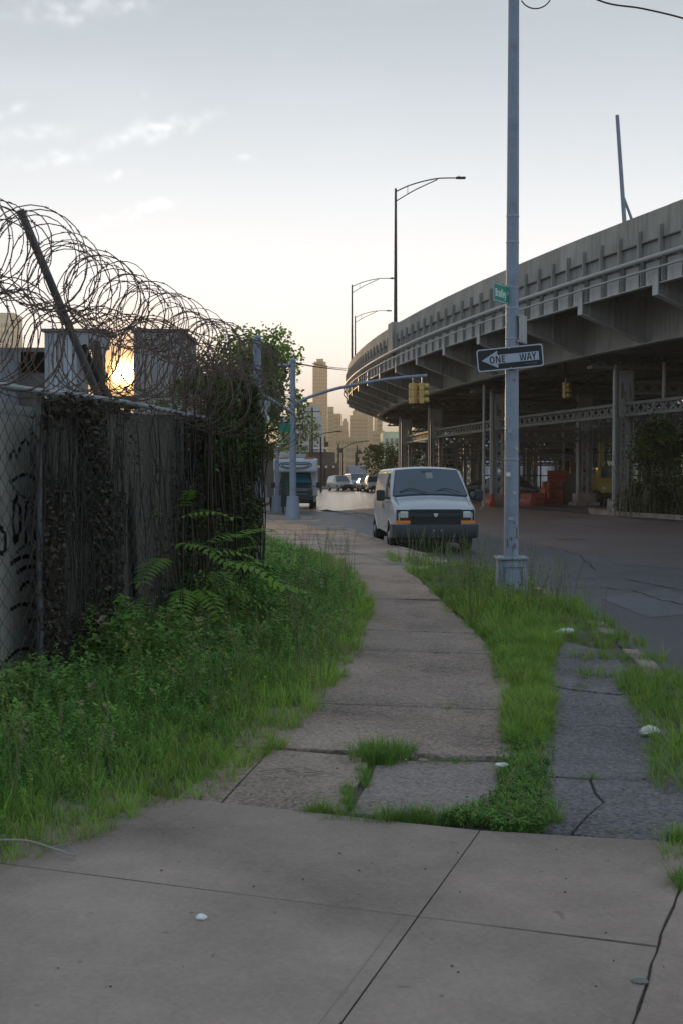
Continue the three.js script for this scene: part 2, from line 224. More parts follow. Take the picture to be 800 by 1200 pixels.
{
  const pavement = structGroup('pavement');
  const put = (name, poly, mat, y = 0, b = .008) => { let area = 0; poly.forEach(([x, d], i) => { const [X, D] = poly[(i + 1) % poly.length]; area += x * D - X * d; }); const m = mesh(name, slab(area < 0 ? [...poly].reverse() : poly, -.12, y, b), mat, pavement); m.geometry = boxUV(m.geometry); return m; };
  // the newer slabs in front, set square to a joint that runs up and to the right
  const O = [.289, 4.33], u = [.324, .946], v = [-.946, .324], P = (a, b) => [O[0] + u[0] * a + v[0] * b, O[1] + u[1] * a + v[1] * b];
  const g = .003;
  const crack = (d) => interp([[-6, -3.1], [0, -.6], [3.52, .9], [4.6, 1.36], [5.3, 1.66]], d) + .016 * (vnoise(d * 3.1, 4, 999) - .5) + .008 * (vnoise(d * 11, 9, 999) - .5);
  const along = (a, b, off0) => Array.from({ length: 22 }, (_, i) => { const d = lerp(a, b, i / 21), off = off0 * .25; return [crack(d) + off * (.3 + 1.6 * vnoise(d * 14 + off * 99, 2, 999)), d]; });
  put('concrete_slab', [P(g, g), P(1.12, g), P(1.15, 1.45), P(1.13, 2.6), P(g, 2.6)], M.concrete, 0, .004);
  put('concrete_slab', [P(g, -g), P(1.12, -g), ...along(5.2, 4.06, -.012)], M.concrete, .001, .004);
  put('concrete_slab', [P(-1.5 + g, g), P(-g, g), P(-g, 2.6), P(-1.5 + g, 2.6)], M.concrete2, -.001, .004);
  put('concrete_slab', [P(-1.5 + g, -g), P(-g, -g), ...along(4.045, 3.16, -.012)], M.concrete2, 0, .004);
  for (let k = 0; k < 4; k++) { const a0 = -3 - 1.5 * k, a1 = -1.5 - 1.5 * k; put('concrete_slab', [P(a0 + g, g), P(a1 - g, g), P(a1 - g, 2.6), P(a0 + g, 2.6)], M.concrete, 0, .004); put('concrete_slab', [P(a0 + g, -.7), P(a1 - g, -.8), P(a1 - g, -g), P(a0 + g, -g)], M.concrete2, 0, .004); }
  put('edge_slab', [...along(4.7, 2.9, .012), [1.04, 2.9], [1.18, 3.3], [1.5, 4.2], [1.64, 4.7]], M.concrete, -.004);
  put('edge_slab', [...along(5.25, 4.74, .014), [1.66, 4.74], [1.84, 5.25]], M.concrete2, -.012);
  put('edge_slab', [[.62, 2.86], [-.3, 1], [-1.1, -1], [-.5, -1], [.3, 1], [1.02, 2.86]], M.concrete, -.004);
  for (const [a, b, c, e] of [[-1.45, .06, 1.1, .06], [.055, -.07, .055, -.8]]) { const p = P(a, b), q = P(c, e); mesh('tool_mark', beam(V(p[0], -.0005, -p[1]), V(q[0], -.0005, -q[1]), .0025, .003), std(C(.27, .245, .23), .95), pavement); }
  mesh('joint_soil', sheetAt(Array.from({ length: 40 }, (_, i) => { const k = i < 20 ? i : 39 - i, d = lerp(5.2, 3.0, k / 19); return [crack(d) + (i < 20 ? -.02 : .02), d]; }), -.014), M.dirt, pavement);
  // old flags, row by row, each laid a little out of true
  const rows = [[[205, 948], [556, 956], 0], [[340, 876], [587, 886]], [[383, 824], [594, 832]], [[405, 788], [588, 795]], [[428, 761], [575, 766]], [[433, 738], [553, 742]], [[434, 718], [532, 722]], [[432, 700], [514, 704]]];
  const W = rows.map(([a, b]) => { const A = onGround(...a), B = onGround(...b); const ext = .4 / Math.hypot(B.x - A.x, B.z - A.z); return [[A.x - (B.x - A.x) * ext, -A.z + (B.z - A.z) * ext], [B.x + .05, -B.z]]; });
  put('paving_slab', shrink(worldPoly([[252, 946], [318, 875], [345, 877], [405, 882], [434, 885], [426, 908], [409, 930], [403, 946], [352, 949]]), .006), M.oldConcrete3, -.012, .010);
  put('paving_slab', shrink(worldPoly([[409, 947], [418, 928], [432, 908], [440, 885], [520, 887], [588, 888], [588, 924], [572, 945], [545, 955], [480, 953]]), .006), M.oldConcrete2, -.024, .014);
  put('paving_slab', shrink(worldPoly([[188, 944], [280, 872], [317, 875], [251, 945]]), .004), M.oldConcrete3, -.016, .014);
  {   // small broken corners lying in the joint
    for (let i = 0; i < 26; i++) { const p = onGround(rr(330, 590), 882 + rr(-4, 5)), r = rr(.015, .05), n = 5 + (i % 3), po = Array.from({ length: n }, (_, k) => { const a = k / n * 2 * PI, q = r * rr(.6, 1.1); return [p.x + Math.cos(a) * q, -p.z + Math.sin(a) * q * .7]; }); put('concrete_chip', po, M.oldConcrete, rr(-.022, -.01), .006); }
  }
  const mats = [M.oldConcrete, M.oldConcrete3, M.oldConcrete, M.oldConcrete3];
  for (let i = 1; i < W.length - 1; i++) {
    const [a, b] = W[i], [c, e] = W[i + 1], q = .007;
    const m = put('paving_slab', [[a[0], a[1] + q], [b[0], b[1] + q], [e[0], e[1] - q], [c[0], c[1] - q]], mats[i % 4], -.008 + (i % 3) * .005, .012);
  }
  let d0 = W[7][0][1] * .5 + W[7][1][1] * .5;
  while (d0 < 47) {
    const d1 = d0 + 1.52, R = (d) => d < 21 ? interp(flagX, d) + .05 : interp(kerbX, d) - .18, L = (d) => interp(vergeX, d) - .5;
    const l0 = L(d0), l1 = L(d1), r0 = R(d0), r1 = R(d1), far = d0 > 21, q = .006;
    const cut = far ? [0, .5, 1] : [0, 1];
    for (let k = 0; k + 1 < cut.length; k++) put('paving_slab', [[lerp(l0, r0, cut[k]) + q, d0 + q], [lerp(l0, r0, cut[k + 1]) - q, d0 + q - .03], [lerp(l1, r1, cut[k + 1]) - q, d1 - q - .03], [lerp(l1, r1, cut[k]) + q, d1 - q]], [M.concrete, M.oldConcrete3, M.concrete2][Math.floor(rnd() * 3)], rr(-.01, 0), .008);
    d0 = d1;
  }
  put('paving_slab', [[-8, 47.5], [-2.3, 47.3], [-4.1, 51.5], [-4.55, 55], [-4.7, 80], [-4.8, 100], [-8, 100]], M.concrete2, -.006, .008);
  // broken asphalt between the grass and the kerb
  const A = (pts, y) => put('asphalt_patch', worldPoly(pts), M.asphaltPatch, y, .010);
  A([[639, 800], [645, 775], [660, 750], [720, 764], [750, 808], [722, 811], [700, 809], [668, 805]], -.012);
  A([[636, 842], [639, 801], [668, 806], [700, 810], [722, 812], [751, 809], [774, 846], [740, 850], [700, 846], [665, 849]], -.017);
  A([[633, 905], [636, 843], [665, 850], [700, 847], [740, 851], [776, 847], [830, 910], [780, 908], [740, 911], [690, 909]], -.014);
  A([[628, 970], [632, 906], [690, 910], [696, 926], [706, 936], [688, 950], [668, 972]], -.018);
  A([[670, 973], [690, 951], [708, 936], [698, 925], [692, 910], [740, 912], [780, 909], [835, 912], [845, 995], [760, 985]], -.013);
}

// ---------------------------------------------------------------- grass and weeds on the verges
function bladeTuft(n, spread, h, lean, w) {
  const list = [];
  for (let i = 0; i < n; i++) {
    const a = rr(0, 2 * PI), r = spread * Math.sqrt(rnd()), L = h * rr(.55, 1.1), le = lean * rr(.3, 1.2), ww = w * rr(.7, 1.2), dir = a + rr(-.8, .8), cx = Math.cos(a) * r, cz = Math.sin(a) * r;
    const pos = [], idx = [];
    for (let k = 0; k <= 3; k++) { const t = k / 3, hh = L * (t - .18 * le * t * t), out = L * le * t * t * .75, wd = ww * (1 - t * t) * .5 + .0004; const x = cx + Math.cos(dir) * out, z = cz + Math.sin(dir) * out, sx = -Math.sin(dir) * wd, sz = Math.cos(dir) * wd; pos.push(x - sx, hh, z - sz, x + sx, hh, z + sz); }
    for (let k = 0; k < 3; k++) { const b = k * 2; idx.push(b, b + 1, b + 3, b, b + 3, b + 2); }
    const g = new THREE.BufferGeometry(); g.setAttribute('position', new THREE.Float32BufferAttribute(pos, 3)); g.setIndex(idx); g.computeVertexNormals(); list.push(g);
  }
  return join(list);
}
function leafCard(len, w, bend = .25) {                                   // one pointed leaf from the origin along +z
  const pos = [0, 0, 0], idx = []; const S = [[.3, 1], [.62, .8]];
  for (const [t, k] of S) pos.push(-w * .5 * k, -bend * len * t * t + .02 * len, len * t, 0, -bend * len * t * t, len * t, w * .5 * k, -bend * len * t * t + .02 * len, len * t);
  pos.push(0, -bend * len, len);
  idx.push(0, 2, 1, 0, 3, 2, 1, 2, 5, 1, 5, 4, 2, 3, 6, 2, 6, 5, 4, 5, 7, 5, 6, 7);
  const g = new THREE.BufferGeometry(); g.setAttribute('position', new THREE.Float32BufferAttribute(pos, 3)); g.setIndex(idx); g.computeVertexNormals(); return g;
}
function weedStem(h, n, leaf) {
  const list = [], le = rr(.0, .25), a0 = rr(0, 6.28), P = (t) => V(Math.cos(a0) * le * h * t * t, h * t, Math.sin(a0) * le * h * t * t);
  list.push(rod(P(0), P(.5), .003, .0025, 4), rod(P(.5), P(1), .0025, .001, 4));
  for (let i = 0; i < n; i++) { const t = .12 + .88 * (i + rnd()) / n, p = P(t), g = leafCard(leaf * rr(.6, 1.2) * (1.15 - .5 * t), leaf * rr(.28, .45), rr(.1, .6)); g.rotateX(rr(-.9, .2)); g.rotateY(i * 2.4 + rr(-.4, .4)); g.translate(p.x, p.y, p.z); list.push(g); }
  return join(list);
}
function scatter(name, label, category, geo, mat, items) {
  const im = new THREE.InstancedMesh(geo, mat, items.length), m = new THREE.Matrix4(), q = new THREE.Quaternion(), e = new THREE.Euler(), c = new THREE.Color();
  items.forEach((t, i) => { e.set(t.rx ?? rr(-.12, .12), t.ry ?? rr(0, 6.28), t.rz ?? rr(-.12, .12)); m.compose(V(t.x, t.y, t.z), q.setFromEuler(e), V(t.s, t.s * (t.h ?? 1), t.s)); im.setMatrixAt(i, m); im.setColorAt(i, c.setRGB(...t.c)); });
  im.castShadow = im.receiveShadow = true; im.name = numbered(name); if (label) { tag(im, label, category); im.userData.kind = 'stuff'; scene.add(im); } return im;
}
const green = (k, y = 0) => { if (rnd() < .035) { const q = k * rr(.6, 1); return [q * .36, q * .30, q * .16]; } const q = k * rr(.7, 1.3), w = clamp(y + rr(-.25, .25), 0, 1); return [q * lerp(.105, .27, w), q * lerp(.235, .34, w), q * lerp(.045, .058, w)]; };
const tufts = [bladeTuft(14, .05, .25, 1.25, .0085), bladeTuft(16, .07, .31, 1.05, .0075), bladeTuft(12, .08, .20, 1.5, .008), bladeTuft(13, .06, .36, .85, .007)];
const weeds = [weedStem(.40, 22, .11), weedStem(.5, 26, .105), weedStem(.3, 20, .095), weedStem(.58, 34, .085), weedStem(.46, 44, .05)];
const clover = [weedStem(.1, 14, .045), weedStem(.08, 16, .035)];
{
  const left = [[], [], [], []], leftW = [[], [], [], [], []];
  for (let i = 0; i < 9500; i++) {
    const d = 3.4 + 27 * Math.pow(rnd(), 1.75), xr = interp(vergeX, d), xl = d < 14.6 ? fenceX(d) - .25 : Math.max(-5.4, -1.15 - (d - 14.6) * .15);
    let x = lerp(xl, xr, Math.pow(rnd(), .85)); const edge = xr - x; x += .12 * (vnoise(d * 1.7, 3, 999) - .5); if (edge < 0) continue;
    const clump = fbm(x * 1.1 + 40, d * 1.1, 4096, 3); 
    const tall = smoothstep(edge, .05, 1.3), s = lerp(.6, 1.15, tall) * lerp(.7, 1.3, clump) * interp([[4, .7], [8, .8], [11, 1.1], [16, 1.1], [20, .8]], d);
    left[Math.floor(rnd() * 4)].push({ x, y: -.035, z: -d, s, h: rr(.8, 1.25), c: green(lerp(1.15, 1.7, clump), .15 + clamp(1 - edge * .9, 0, .7) * .6 + (rnd() < .05 ? .8 : 0)) });
  }
  for (let i = 0; i < 8200; i++) {
    const d = 3.4 + 25 * Math.pow(rnd(), 1.6), xr = interp(vergeX, d), xl = d < 14.6 ? fenceX(d) - .1 : Math.max(-5.4, -1.15 - (d - 14.6) * .15), x = lerp(xl, xr, rnd() * .93), edge = xr - x;
    const cl = fbm(x * .9 + 11, d * .9 + 4, 4096, 3); if (cl < .33) continue;
    const s = lerp(.4, 1.1, smoothstep(edge, .1, 1.7)) * lerp(.7, 1.3, cl) * interp([[4, .42], [7, .5], [9, .75], [11, 1.05], [16, 1.1], [20, .8]], d);
    leftW[Math.floor(rnd() * 5)].push({ x, y: -.035, z: -d, s, h: rr(.8, 1.2), c: green(lerp(1.0, 1.6, cl), rnd() < .08 ? .8 : .2) });
  }
  left.forEach((l, i) => scatter('grass', ['long dark green grass growing between the chain link fence and the pavement', 'tall fine grass mixed through the weeds along the foot of the fence', 'short bent grass along the left edge of the broken pavement', 'upright thin grass blades rising in the left verge'][i], 'grass', tufts[i], M.grass, l));
  leftW.forEach((l, i) => scatter('weed_cover', ['leafy weeds with broad leaves crowding the verge below the fence', 'tall leafy weeds standing in the left verge', 'low leafy weeds in the left verge by the pavement edge', 'tallest leafy weeds near the foot of the fence', 'small leaved bushy weeds in the left verge'][i], 'weeds', weeds[i], M.leaf, l));
  // strip between flags and asphalt, then along the kerb
  const right = [[], [], [], []], rw = [[], [], [], [], []], low = [[], []];
  const stripR = [[5.4, .93], [6.5, 1.12], [7.7, 1.4], [9, 1.66], [10.6, 1.92], [12, 2.3], [13, 3.0]];
  for (let i = 0; i < 9000; i++) {
    const d = 5.4 + 19 * Math.pow(rnd(), 1.45), xl = interp(flagX, d) + .03, xr = d < 12.6 ? interp(stripR, d) : interp(kerbX, d) - .05;
    if (xr < xl) continue; const x = lerp(xl, xr, rnd()) + rr(-.05, .05), n = fbm(x * 2 + 3, d * 1.3 + 9, 4096, 3);
    const near = d < 7.3 + 1.1 * (n - .5) * 2 + .5 * Math.sin(x * 9); if (near && rnd() < .6) { if (rnd() < .8) low[i & 1].push({ x, y: -.02, z: -d, s: rr(.45, .8), c: green(1.05, .1) }); continue; }
    const thin = fbm(x * 3.3 + 31, d * 2.1, 4096, 3); if (n < .24 || (d > 12.4 && rnd() < .42) || (thin < .36 && rnd() < .6) || (d > 11.5 && Math.hypot((x - 2.62) * .9, d - 13.4) < .3) || (d > 15 && x > 2.62 && rnd() < .6)) continue;
    const s = (.7 + .45 * smoothstep(thin, .35, .65)) * (near ? .32 : d < 12.5 ? interp([[6, .38], [9, .42], [12.5, .62]], d) : lerp(.7, 1.2, smoothstep(n, .35, .65)) * interp([[13, .8], [16, .72], [19, .5], [25, .34]], d)) * rr(.7, 1.2);
    if (d > 14 && rnd() < .2) rw[Math.floor(rnd() * 5)].push({ x, y: -.03, z: -d, s: s * .8, c: green(.95, .35) });
    right[Math.floor(rnd() * 4)].push({ x, y: -.035, z: -d, s, c: green(rr(1.1, 1.55), .5 + .5 * (n - .5)) });
  }
  for (let i = 0; i < 2000; i++) {                                        // along and over the kerb
    const d = 5 + 10.5 * rnd(), k = interp(kerbX, d), n = fbm(d * .9, 5, 4096, 3), x = k + rr(-.75, .12) * (d > 9.5 ? 1 : .62); if (n < .36 + .1 * rnd()) continue;
    right[Math.floor(rnd() * 4)].push({ x, y: -.05, z: -d, s: rr(.3, .72), c: green(1.2, .45) });
  }
  const stalkG = [0, 1].map(() => { const l = [], h = .62; for (let i = 0; i < 3; i++) { const a = rr(0, 6), x = Math.cos(a) * .12, z = Math.sin(a) * .12; l.push(rod(V(0, 0, 0), V(x * .4, h * .6, z * .4), .0028, .002, 4), rod(V(x * .4, h * .6, z * .4), V(x, h * rr(.85, 1.1), z), .002, .001, 4)); for (let k = 0; k < 14; k++) { const t = k / 14, g = leafCard(.026, .009, .1); g.rotateX(-.8); g.rotateY(k * 2.3); g.translate(lerp(x * .4, x, t), lerp(h * .6, h, t), lerp(z * .4, z, t)); l.push(g); } } return join(l); });
  const stalks = [[], []]; for (let i = 0; i < 210; i++) { const R = rnd() < .55, d = R ? rr(12.5, 22) : rr(5.5, 22), x = R ? lerp(interp(flagX, d) + .05, interp(kerbX, d), rnd()) : interp(vergeX, d) - rr(.05, 1.6); const k = rr(.7, 1.2); stalks[i & 1].push({ x, y: -.03, z: -d, s: rr(.6, 1.25), c: rnd() < .5 ? [.30 * k, .27 * k, .13 * k] : [.2 * k, .28 * k, .1 * k] }); }
  stalks.forEach((l, i) => scatter('grass', ['thin seeding grass stalks rising above the verges', 'straw coloured seed heads standing over the weeds'][i], 'grass', stalkG[i], M.leaf, l));
  const flagCrack = (pts) => { const L = [], R = []; const p = []; for (let i = 0; i + 1 < pts.length; i++) for (let k = 0; k < 5; k++) p.push(onGround(lerp(pts[i][0], pts[i + 1][0], k / 5) + rr(-1, 1), lerp(pts[i][1], pts[i + 1][1], k / 5) + rr(-.6, .6), .0035)); p.forEach((q) => { const w = rr(.002, .008); L.push([q.x, -q.z - w]); R.unshift([q.x, -q.z + w]); }); struct('pavement_crack', sheetAt([...L, ...R], .0035), M.tar); };
  flagCrack([[493, 787], [506, 779], [522, 773], [536, 769]]); flagCrack([[436, 716], [470, 719], [500, 723]]); flagCrack([[300, 905], [330, 900], [352, 906], [388, 903]]);
  // tufts in the joints
  const joint = (px, py, wpx, hpx, n, k) => { for (let i = 0; i < n; i++) { const p = onGround(px + rr(-wpx, wpx) * Math.sqrt(rnd()), py + rr(-hpx, hpx)); right[(rnd() * 3) | 0].push({ x: p.x, y: -.03, z: p.z, s: k * rr(.6, 1.2), c: green(1.15, .35) }); } };
  joint(500, 831, 60, 2, 24, .14); joint(470, 789, 50, 2, 18, .13); joint(520, 765, 40, 1.5, 14, .13); joint(500, 741, 40, 1.5, 12, .12); joint(449, 884, 42, 8, 120, .5); joint(380, 948, 28, 4, 40, .33); joint(470, 958, 90, 5, 160, .36); joint(407, 932, 7, 12, 60, .24); joint(425, 905, 9, 14, 60, .22); joint(434, 890, 5, 6, 20, .2); joint(525, 828, 16, 3, 22, .25); joint(800, 1035, 12, 8, 30, .38); joint(795, 985, 14, 3, 26, .4); joint(520, 889, 40, 2, 30, .18); joint(690, 908, 16, 4, 20, .2); joint(680, 805, 10, 4, 14, .25); joint(400, 875, 22, 3, 14, .14); joint(610, 960, 50, 5, 90, .4); joint(760, 975, 60, 3, 26, .15); joint(580, 790, 8, 12, 40, .3);
  for (let i = 0; i < 620; i++) { const t = rnd(), px = t < .55 ? rr(520, 640) : rr(585, 648), py = t < .55 ? 965 - Math.pow(rnd(), 1.4) * 40 * smoothstep(px, 500, 600) + (px - 580) * .06 : rr(865, 960); const p = onGround(px, py); low[i & 1].push({ x: p.x, y: -.02, z: p.z, s: rr(.35, .75), c: green(1.15, .2) }); }
  right.forEach((l, i) => scatter('grass', ['bright green grass strip between the old flags and the asphalt patch', 'long bright grass beside the base of the street light', 'short yellow green grass in the cracks and joints of the pavement', 'tall grass along the kerb in front of the white van'][i], 'grass', tufts[i], M.grass, l));
  rw.forEach((l, i) => scatter('weed_cover', ['broad leaved weeds among the kerbside grass', 'tall weeds among the kerbside grass by the pole', 'low weeds among the kerbside grass', 'tallest weeds in the kerbside grass in front of the van', 'bushy small leaved weeds in the kerbside grass'][i], 'weeds', weeds[i], M.leaf, l));
  low.forEach((l, i) => scatter('clover', ['low round leaved clover at the near end of the right grass strip', 'flat small clover leaves spilling onto the old flags'][i], 'ground cover', clover[i], M.leaf, l));
}

// ---------------------------------------------------------------- chain link fence with razor wire
const FA = V(fenceX(4.6), 0, -4.6), FB = V(fenceX(14.9), 0, -14.9), FL = FA.distanceTo(FB), FDIR = FB.clone().sub(FA).normalize(), FN = V(-FDIR.z, 0, FDIR.x);   // FN points to the pavement side
const onFence = (s, y, out = 0) => FA.clone().addScaledVector(FDIR, s).addScaledVector(FN, out).setY(y);
const fenceS = (d) => (d - 4.6) / 10.3 * FL;
{
  const H = 2.33, f = thing('chain_link_fence', 'weathered chain link fence with galvanised top rail running along the left of the pavement', 'fence');
  mesh('top_rail', tube([0, 2, 4, 6, 8, FL].map((s, i) => onFence(s, H + [0, .02, -.01, .01, -.02, -.03][i])), .024, 8, 40), M.galv, f);
  mesh('bottom_wire', tube([0, 3, 6, FL].map((s) => onFence(s, .06)), .004, 4, 12), M.galv, f);
  for (const d of [4.7, 6.9, 8.98, 12.2]) mesh('post', rod(onFence(fenceS(d), -.2, -.05), onFence(fenceS(d), H + .03, -.05), .026, .026, 10), paint(.12, .12, .12, .6), f);
  // two families of zigzag wires woven into diamonds
  const cell = .075, nW = Math.floor(FL / cell), nR = 31, rh = H / nR, r = .0033, pos = [], nor = [], idx = [];
  const ring = (p, o) => { for (let k = 0; k < 3; k++) { const a = k / 3 * 2 * PI; pos.push(p.x + Math.cos(a) * r, p.y, p.z + Math.sin(a) * r); nor.push(Math.cos(a), 0, Math.sin(a)); } };
  for (let w = 0; w < nW; w++) {
    const base = pos.length / 3; let rings = 0;
    for (let k = 0; k <= nR; k++) { const s = (w + .5 + (k % 2 ? .53 : -.53) * (w % 2 ? 1 : -1)) * cell, y = k * rh, sag = .05 * Math.sin(s * 1.3) * Math.sin(y * 1.35) + .03 * Math.sin(s * 3.1 + y * 2); ring(onFence(s, y, sag + (k % 2 ? .003 : -.003)), 0); rings++; }
    for (let k = 0; k < rings - 1; k++) for (let q = 0; q < 3; q++) { const a = base + k * 3 + q, b = base + k * 3 + (q + 1) % 3; idx.push(a, a + 3, b, b, a + 3, b + 3); }
  }
  const g = new THREE.BufferGeometry(); g.setAttribute('position', new THREE.Float32BufferAttribute(pos, 3)); g.setAttribute('normal', new THREE.Float32BufferAttribute(nor, 3)); g.setIndex(idx);
  mesh('chain_link', g, paint(.07, .067, .064, .55, { metalness: .2 }), f).userData.kind = 'stuff';
  const endP = mesh('end_post', rod(onFence(FL, -.2), onFence(FL, 3.42), .05, .05, 12), M.pole, f);
  mesh('post_cap', new THREE.SphereGeometry(.055, 10, 6).translate(...onFence(FL, 3.42).toArray()), M.pole, endP);
  mesh('barbed_arm', rod(onFence(FL, 2.75), onFence(FL, 2.45, .5), .025, .02, 8), M.galv, f);
}
{
  const lean = thing('leaning_post', 'rusty steel post leaning left through the razor wire coils above the fence', 'post', at(135, 600, 9.7).setY(0).toArray());
  const o = lean.position, pts = [at(150, 690, 10.9), at(133, 560, 10.75), at(118, 470, 10.5), at(24, 246, 9.7)].map((p) => p.sub(o));
  mesh('bent_foot', tube([pts[0], pts[0].clone().lerp(pts[1], .5), pts[1], pts[2]], .042, 9, 24), M.darkMetal, lean);
  mesh('upper_arm', rod(pts[2].clone().lerp(pts[3], -.05), pts[3], .036, .034, 10), paint(.13, .13, .135, .55, { metalness: .4 }), lean);
  mesh('second_brace', tube([at(160, 700, 11), at(150, 560, 10.9), at(128, 480, 10.7), at(98, 405, 10.4)].map((p) => p.sub(o)), .032, 8, 24), M.darkMetal, lean);
}
function coil(name, label, fn, turns, R, stations, thick) {               // razor tape: a wobbling helix along fn(s) with barbs
  const t = thing(name, label, 'razor wire', onFence(stations[0], 0).toArray()), o = t.position, tubes = [], barbs = [];
  const barb = join([box(.026, .003, .007), box(.006, .003, .026, .009), box(.006, .003, .026, -.009)]);
  for (const hand of [1, -1]) {
    const pts = [], N = turns * 20, ph = rr(0, 6), wob = Array.from({ length: turns + 3 }, () => [rr(.82, 1.14), rr(-.07, .07), rr(-.05, .05), rr(-.12, .12)]);
    for (let i = 0; i <= N; i++) {
      const q = i / 20, k = Math.floor(q), fr = q - k, e = fr * fr * (3 - 2 * fr), w = wob[k].map((x, j) => lerp(x, wob[k + 1][j], e)), s = lerp(stations[0], stations[1], i / N), a = hand * q * 2 * PI + ph, c = fn(s);
      const p = onFence(s + w[3] + .12 * Math.sin(a * .5 + q), c.y + w[1] + Math.sin(a) * R * c.k * w[0], c.out + w[2] + Math.cos(a) * R * c.k * w[0]).sub(o); pts.push(p);
    }
    const curve = new THREE.CatmullRomCurve3(pts), g = new THREE.TubeGeometry(curve, N, thick, 4, false); tubes.push(strip(g));
    for (let i = 1; i < N; i++) if (i % 2 === 0) { const p = pts[i], tan = pts[i + 1 > N ? N : i + 1].clone().sub(pts[i - 1]).normalize(), b = barb.clone(); b.rotateX(rr(0, 3)); b.applyQuaternion(new THREE.Quaternion().setFromUnitVectors(V(1, 0, 0), tan)); b.translate(p.x, p.y, p.z); barbs.push(b); }
  }
  mesh('wire', join(tubes), M.rust, t, false); const bm = mesh('barb', join(barbs), M.rust, t, false); bm.userData.kind = 'stuff';
  return t;
}
coil('razor_wire', 'upper rusty razor wire coil looping high over the fence against the sky', (s) => ({ y: 3.30 - .02 * Math.sin(s) - .004 * s * s * .6, out: 0, k: 1 - .02 * s }), 48, .36, [1.2, FL + .55], .0045);
coil('razor_wire', 'lower rusty razor wire coil lying along the fence top rail', (s) => ({ y: 2.72 + .05 * Math.sin(s * 1.1) + .0 * s, out: .02, k: 1 }), 42, .36, [1.2, FL + .2], .0045);
coil('razor_wire', 'tight bunch of rusty razor wire sagging at the far end post', (s) => ({ y: 2.62 - .05 * (s - 5.8), out: .22, k: 1.0 }), 15, .36, [5.6, FL + .3], .004);
{
  const b = thing('plastic_scrap', 'torn white plastic bag snagged on the razor wire near the end post', 'plastic bag', at(312, 478, 14.3).toArray());
  mesh('film', quadGrid((u, v) => V((u - .5) * .1 * (1 - .5 * v) + .02 * Math.sin(v * 9), -v * .28 + .09, .03 * Math.sin(u * 7 + v * 5)), 8, 12), std(C(.7, .68, .66), .6, { side: THREE.DoubleSide }), b, false);
}
// ---------------------------------------------------------------- behind the fence
function canvasTex(w, h, draw) { const c = document.createElement('canvas'); c.width = w; c.height = h; const x = c.getContext('2d'); draw(x, w, h); const t = new THREE.CanvasTexture(c); t.colorSpace = THREE.SRGBColorSpace; t.anisotropy = 8; return t; }
{
  const wl = thing('graffiti_wall', 'pale corrugated metal wall sprayed with black graffiti behind the fence', 'wall', [0, 0, 0]);
  const s0 = .6, s1 = fenceS(9.9), n = 30, len = s1 - s0, mats = paint(.40, .385, .37, .7);
  const gt = canvasTex(1024, 512, (x, w, h) => {
    x.fillStyle = '#bdb5aa'; x.fillRect(0, 0, w, h);
    for (let i = 0; i < 260; i++) { x.fillStyle = `rgba(${rr(60, 140) | 0},${rr(60, 120) | 0},${rr(55, 110) | 0},${rr(.03, .12)})`; x.fillRect(rr(0, w), rr(0, h), rr(2, 16), rr(10, 140)); }
    x.strokeStyle = '#17171a'; x.lineCap = 'round'; x.lineJoin = 'round';
    const stroke = (lw, pts) => { x.lineWidth = lw; x.beginPath(); x.moveTo(...pts[0]); for (let i = 1; i < pts.length; i++) x.quadraticCurveTo(pts[i][0], pts[i][1], pts[i][2] ?? pts[i][0], pts[i][3] ?? pts[i][1]); x.stroke(); };
    const S = (lw, pts) => stroke(lw, pts.map((q) => q.map((n, i) => i % 2 ? 150 + n * 1.05 : 850 + n)));   // a loose handstyle near the far end
    S(9, [[20, 8], [-4, 50, 16, 92], [48, 60, 22, 10]]); S(9, [[52, 96], [48, 44, 56, 22], [80, 0, 84, 92]]); S(9, [[98, 96], [94, 40, 100, 20], [118, 14, 118, 60], [118, 80, 120, 96]]); S(9, [[118, 30], [150, -4, 148, 96]]);
    S(8, [[0, 128], [60, 108, 110, 132], [140, 146, 160, 118]]); S(8, [[20, 146], [70, 130, 120, 150]]);
    S(9, [[-40, 60], [-70, 100, -30, 108], [0, 90, -34, 62]]); S(7, [[30, 180], [60, 150, 96, 190], [130, 220, 150, 170]]); S(7, [[0, 210], [50, 196, 110, 224]]); S(6, [[10, -20], [60, -44, 100, -14], [130, 0, 150, -30]]); S(10, [[60, 240], [110, 230, 150, 262]]); S(6, [[-20, 300], [40, 270, 90, 306]]);
    x.strokeStyle = '#5b6a66'; S(6, [[0, -20], [40, 30, 120, 0]]); S(6, [[20, 110], [80, 80, 140, 112]]); x.strokeStyle = '#17171a';
    S(5, [[30, -70], [60, -120, 76, -66], [90, -20, 110, -100]]); S(5, [[0, -60], [10, -90, 30, -52]]);
    S(8, [[-190, 40], [-150, 0, -120, 80], [-90, 130, -60, 20]]); S(8, [[-260, 20], [-290, 90, -240, 100], [-210, 60, -230, 30]]);
  });
  const poly = []; const corr = 96;
  const face = quadGrid((u, v) => onFence(s0 + u * len, v * 2.18, -.36 + .014 * (Math.abs(((u * corr) % 1) - .5) * 4 - 1)), corr * 2, 1);
  const m = mesh('wall_sheet', face, std(C(1, 1, 1), .75, { map: gt, side: THREE.DoubleSide }), wl, false);
  mesh('cap_rail', [beam(onFence(s0, 2.2, -.38), onFence(s1, 2.2, -.38), .06, .07)], mats, wl);
  mesh('backing', [beam(onFence(s0, 1.05, -.43), onFence(s1, 1.05, -.43), .05, 2.1)], mats, wl);
}
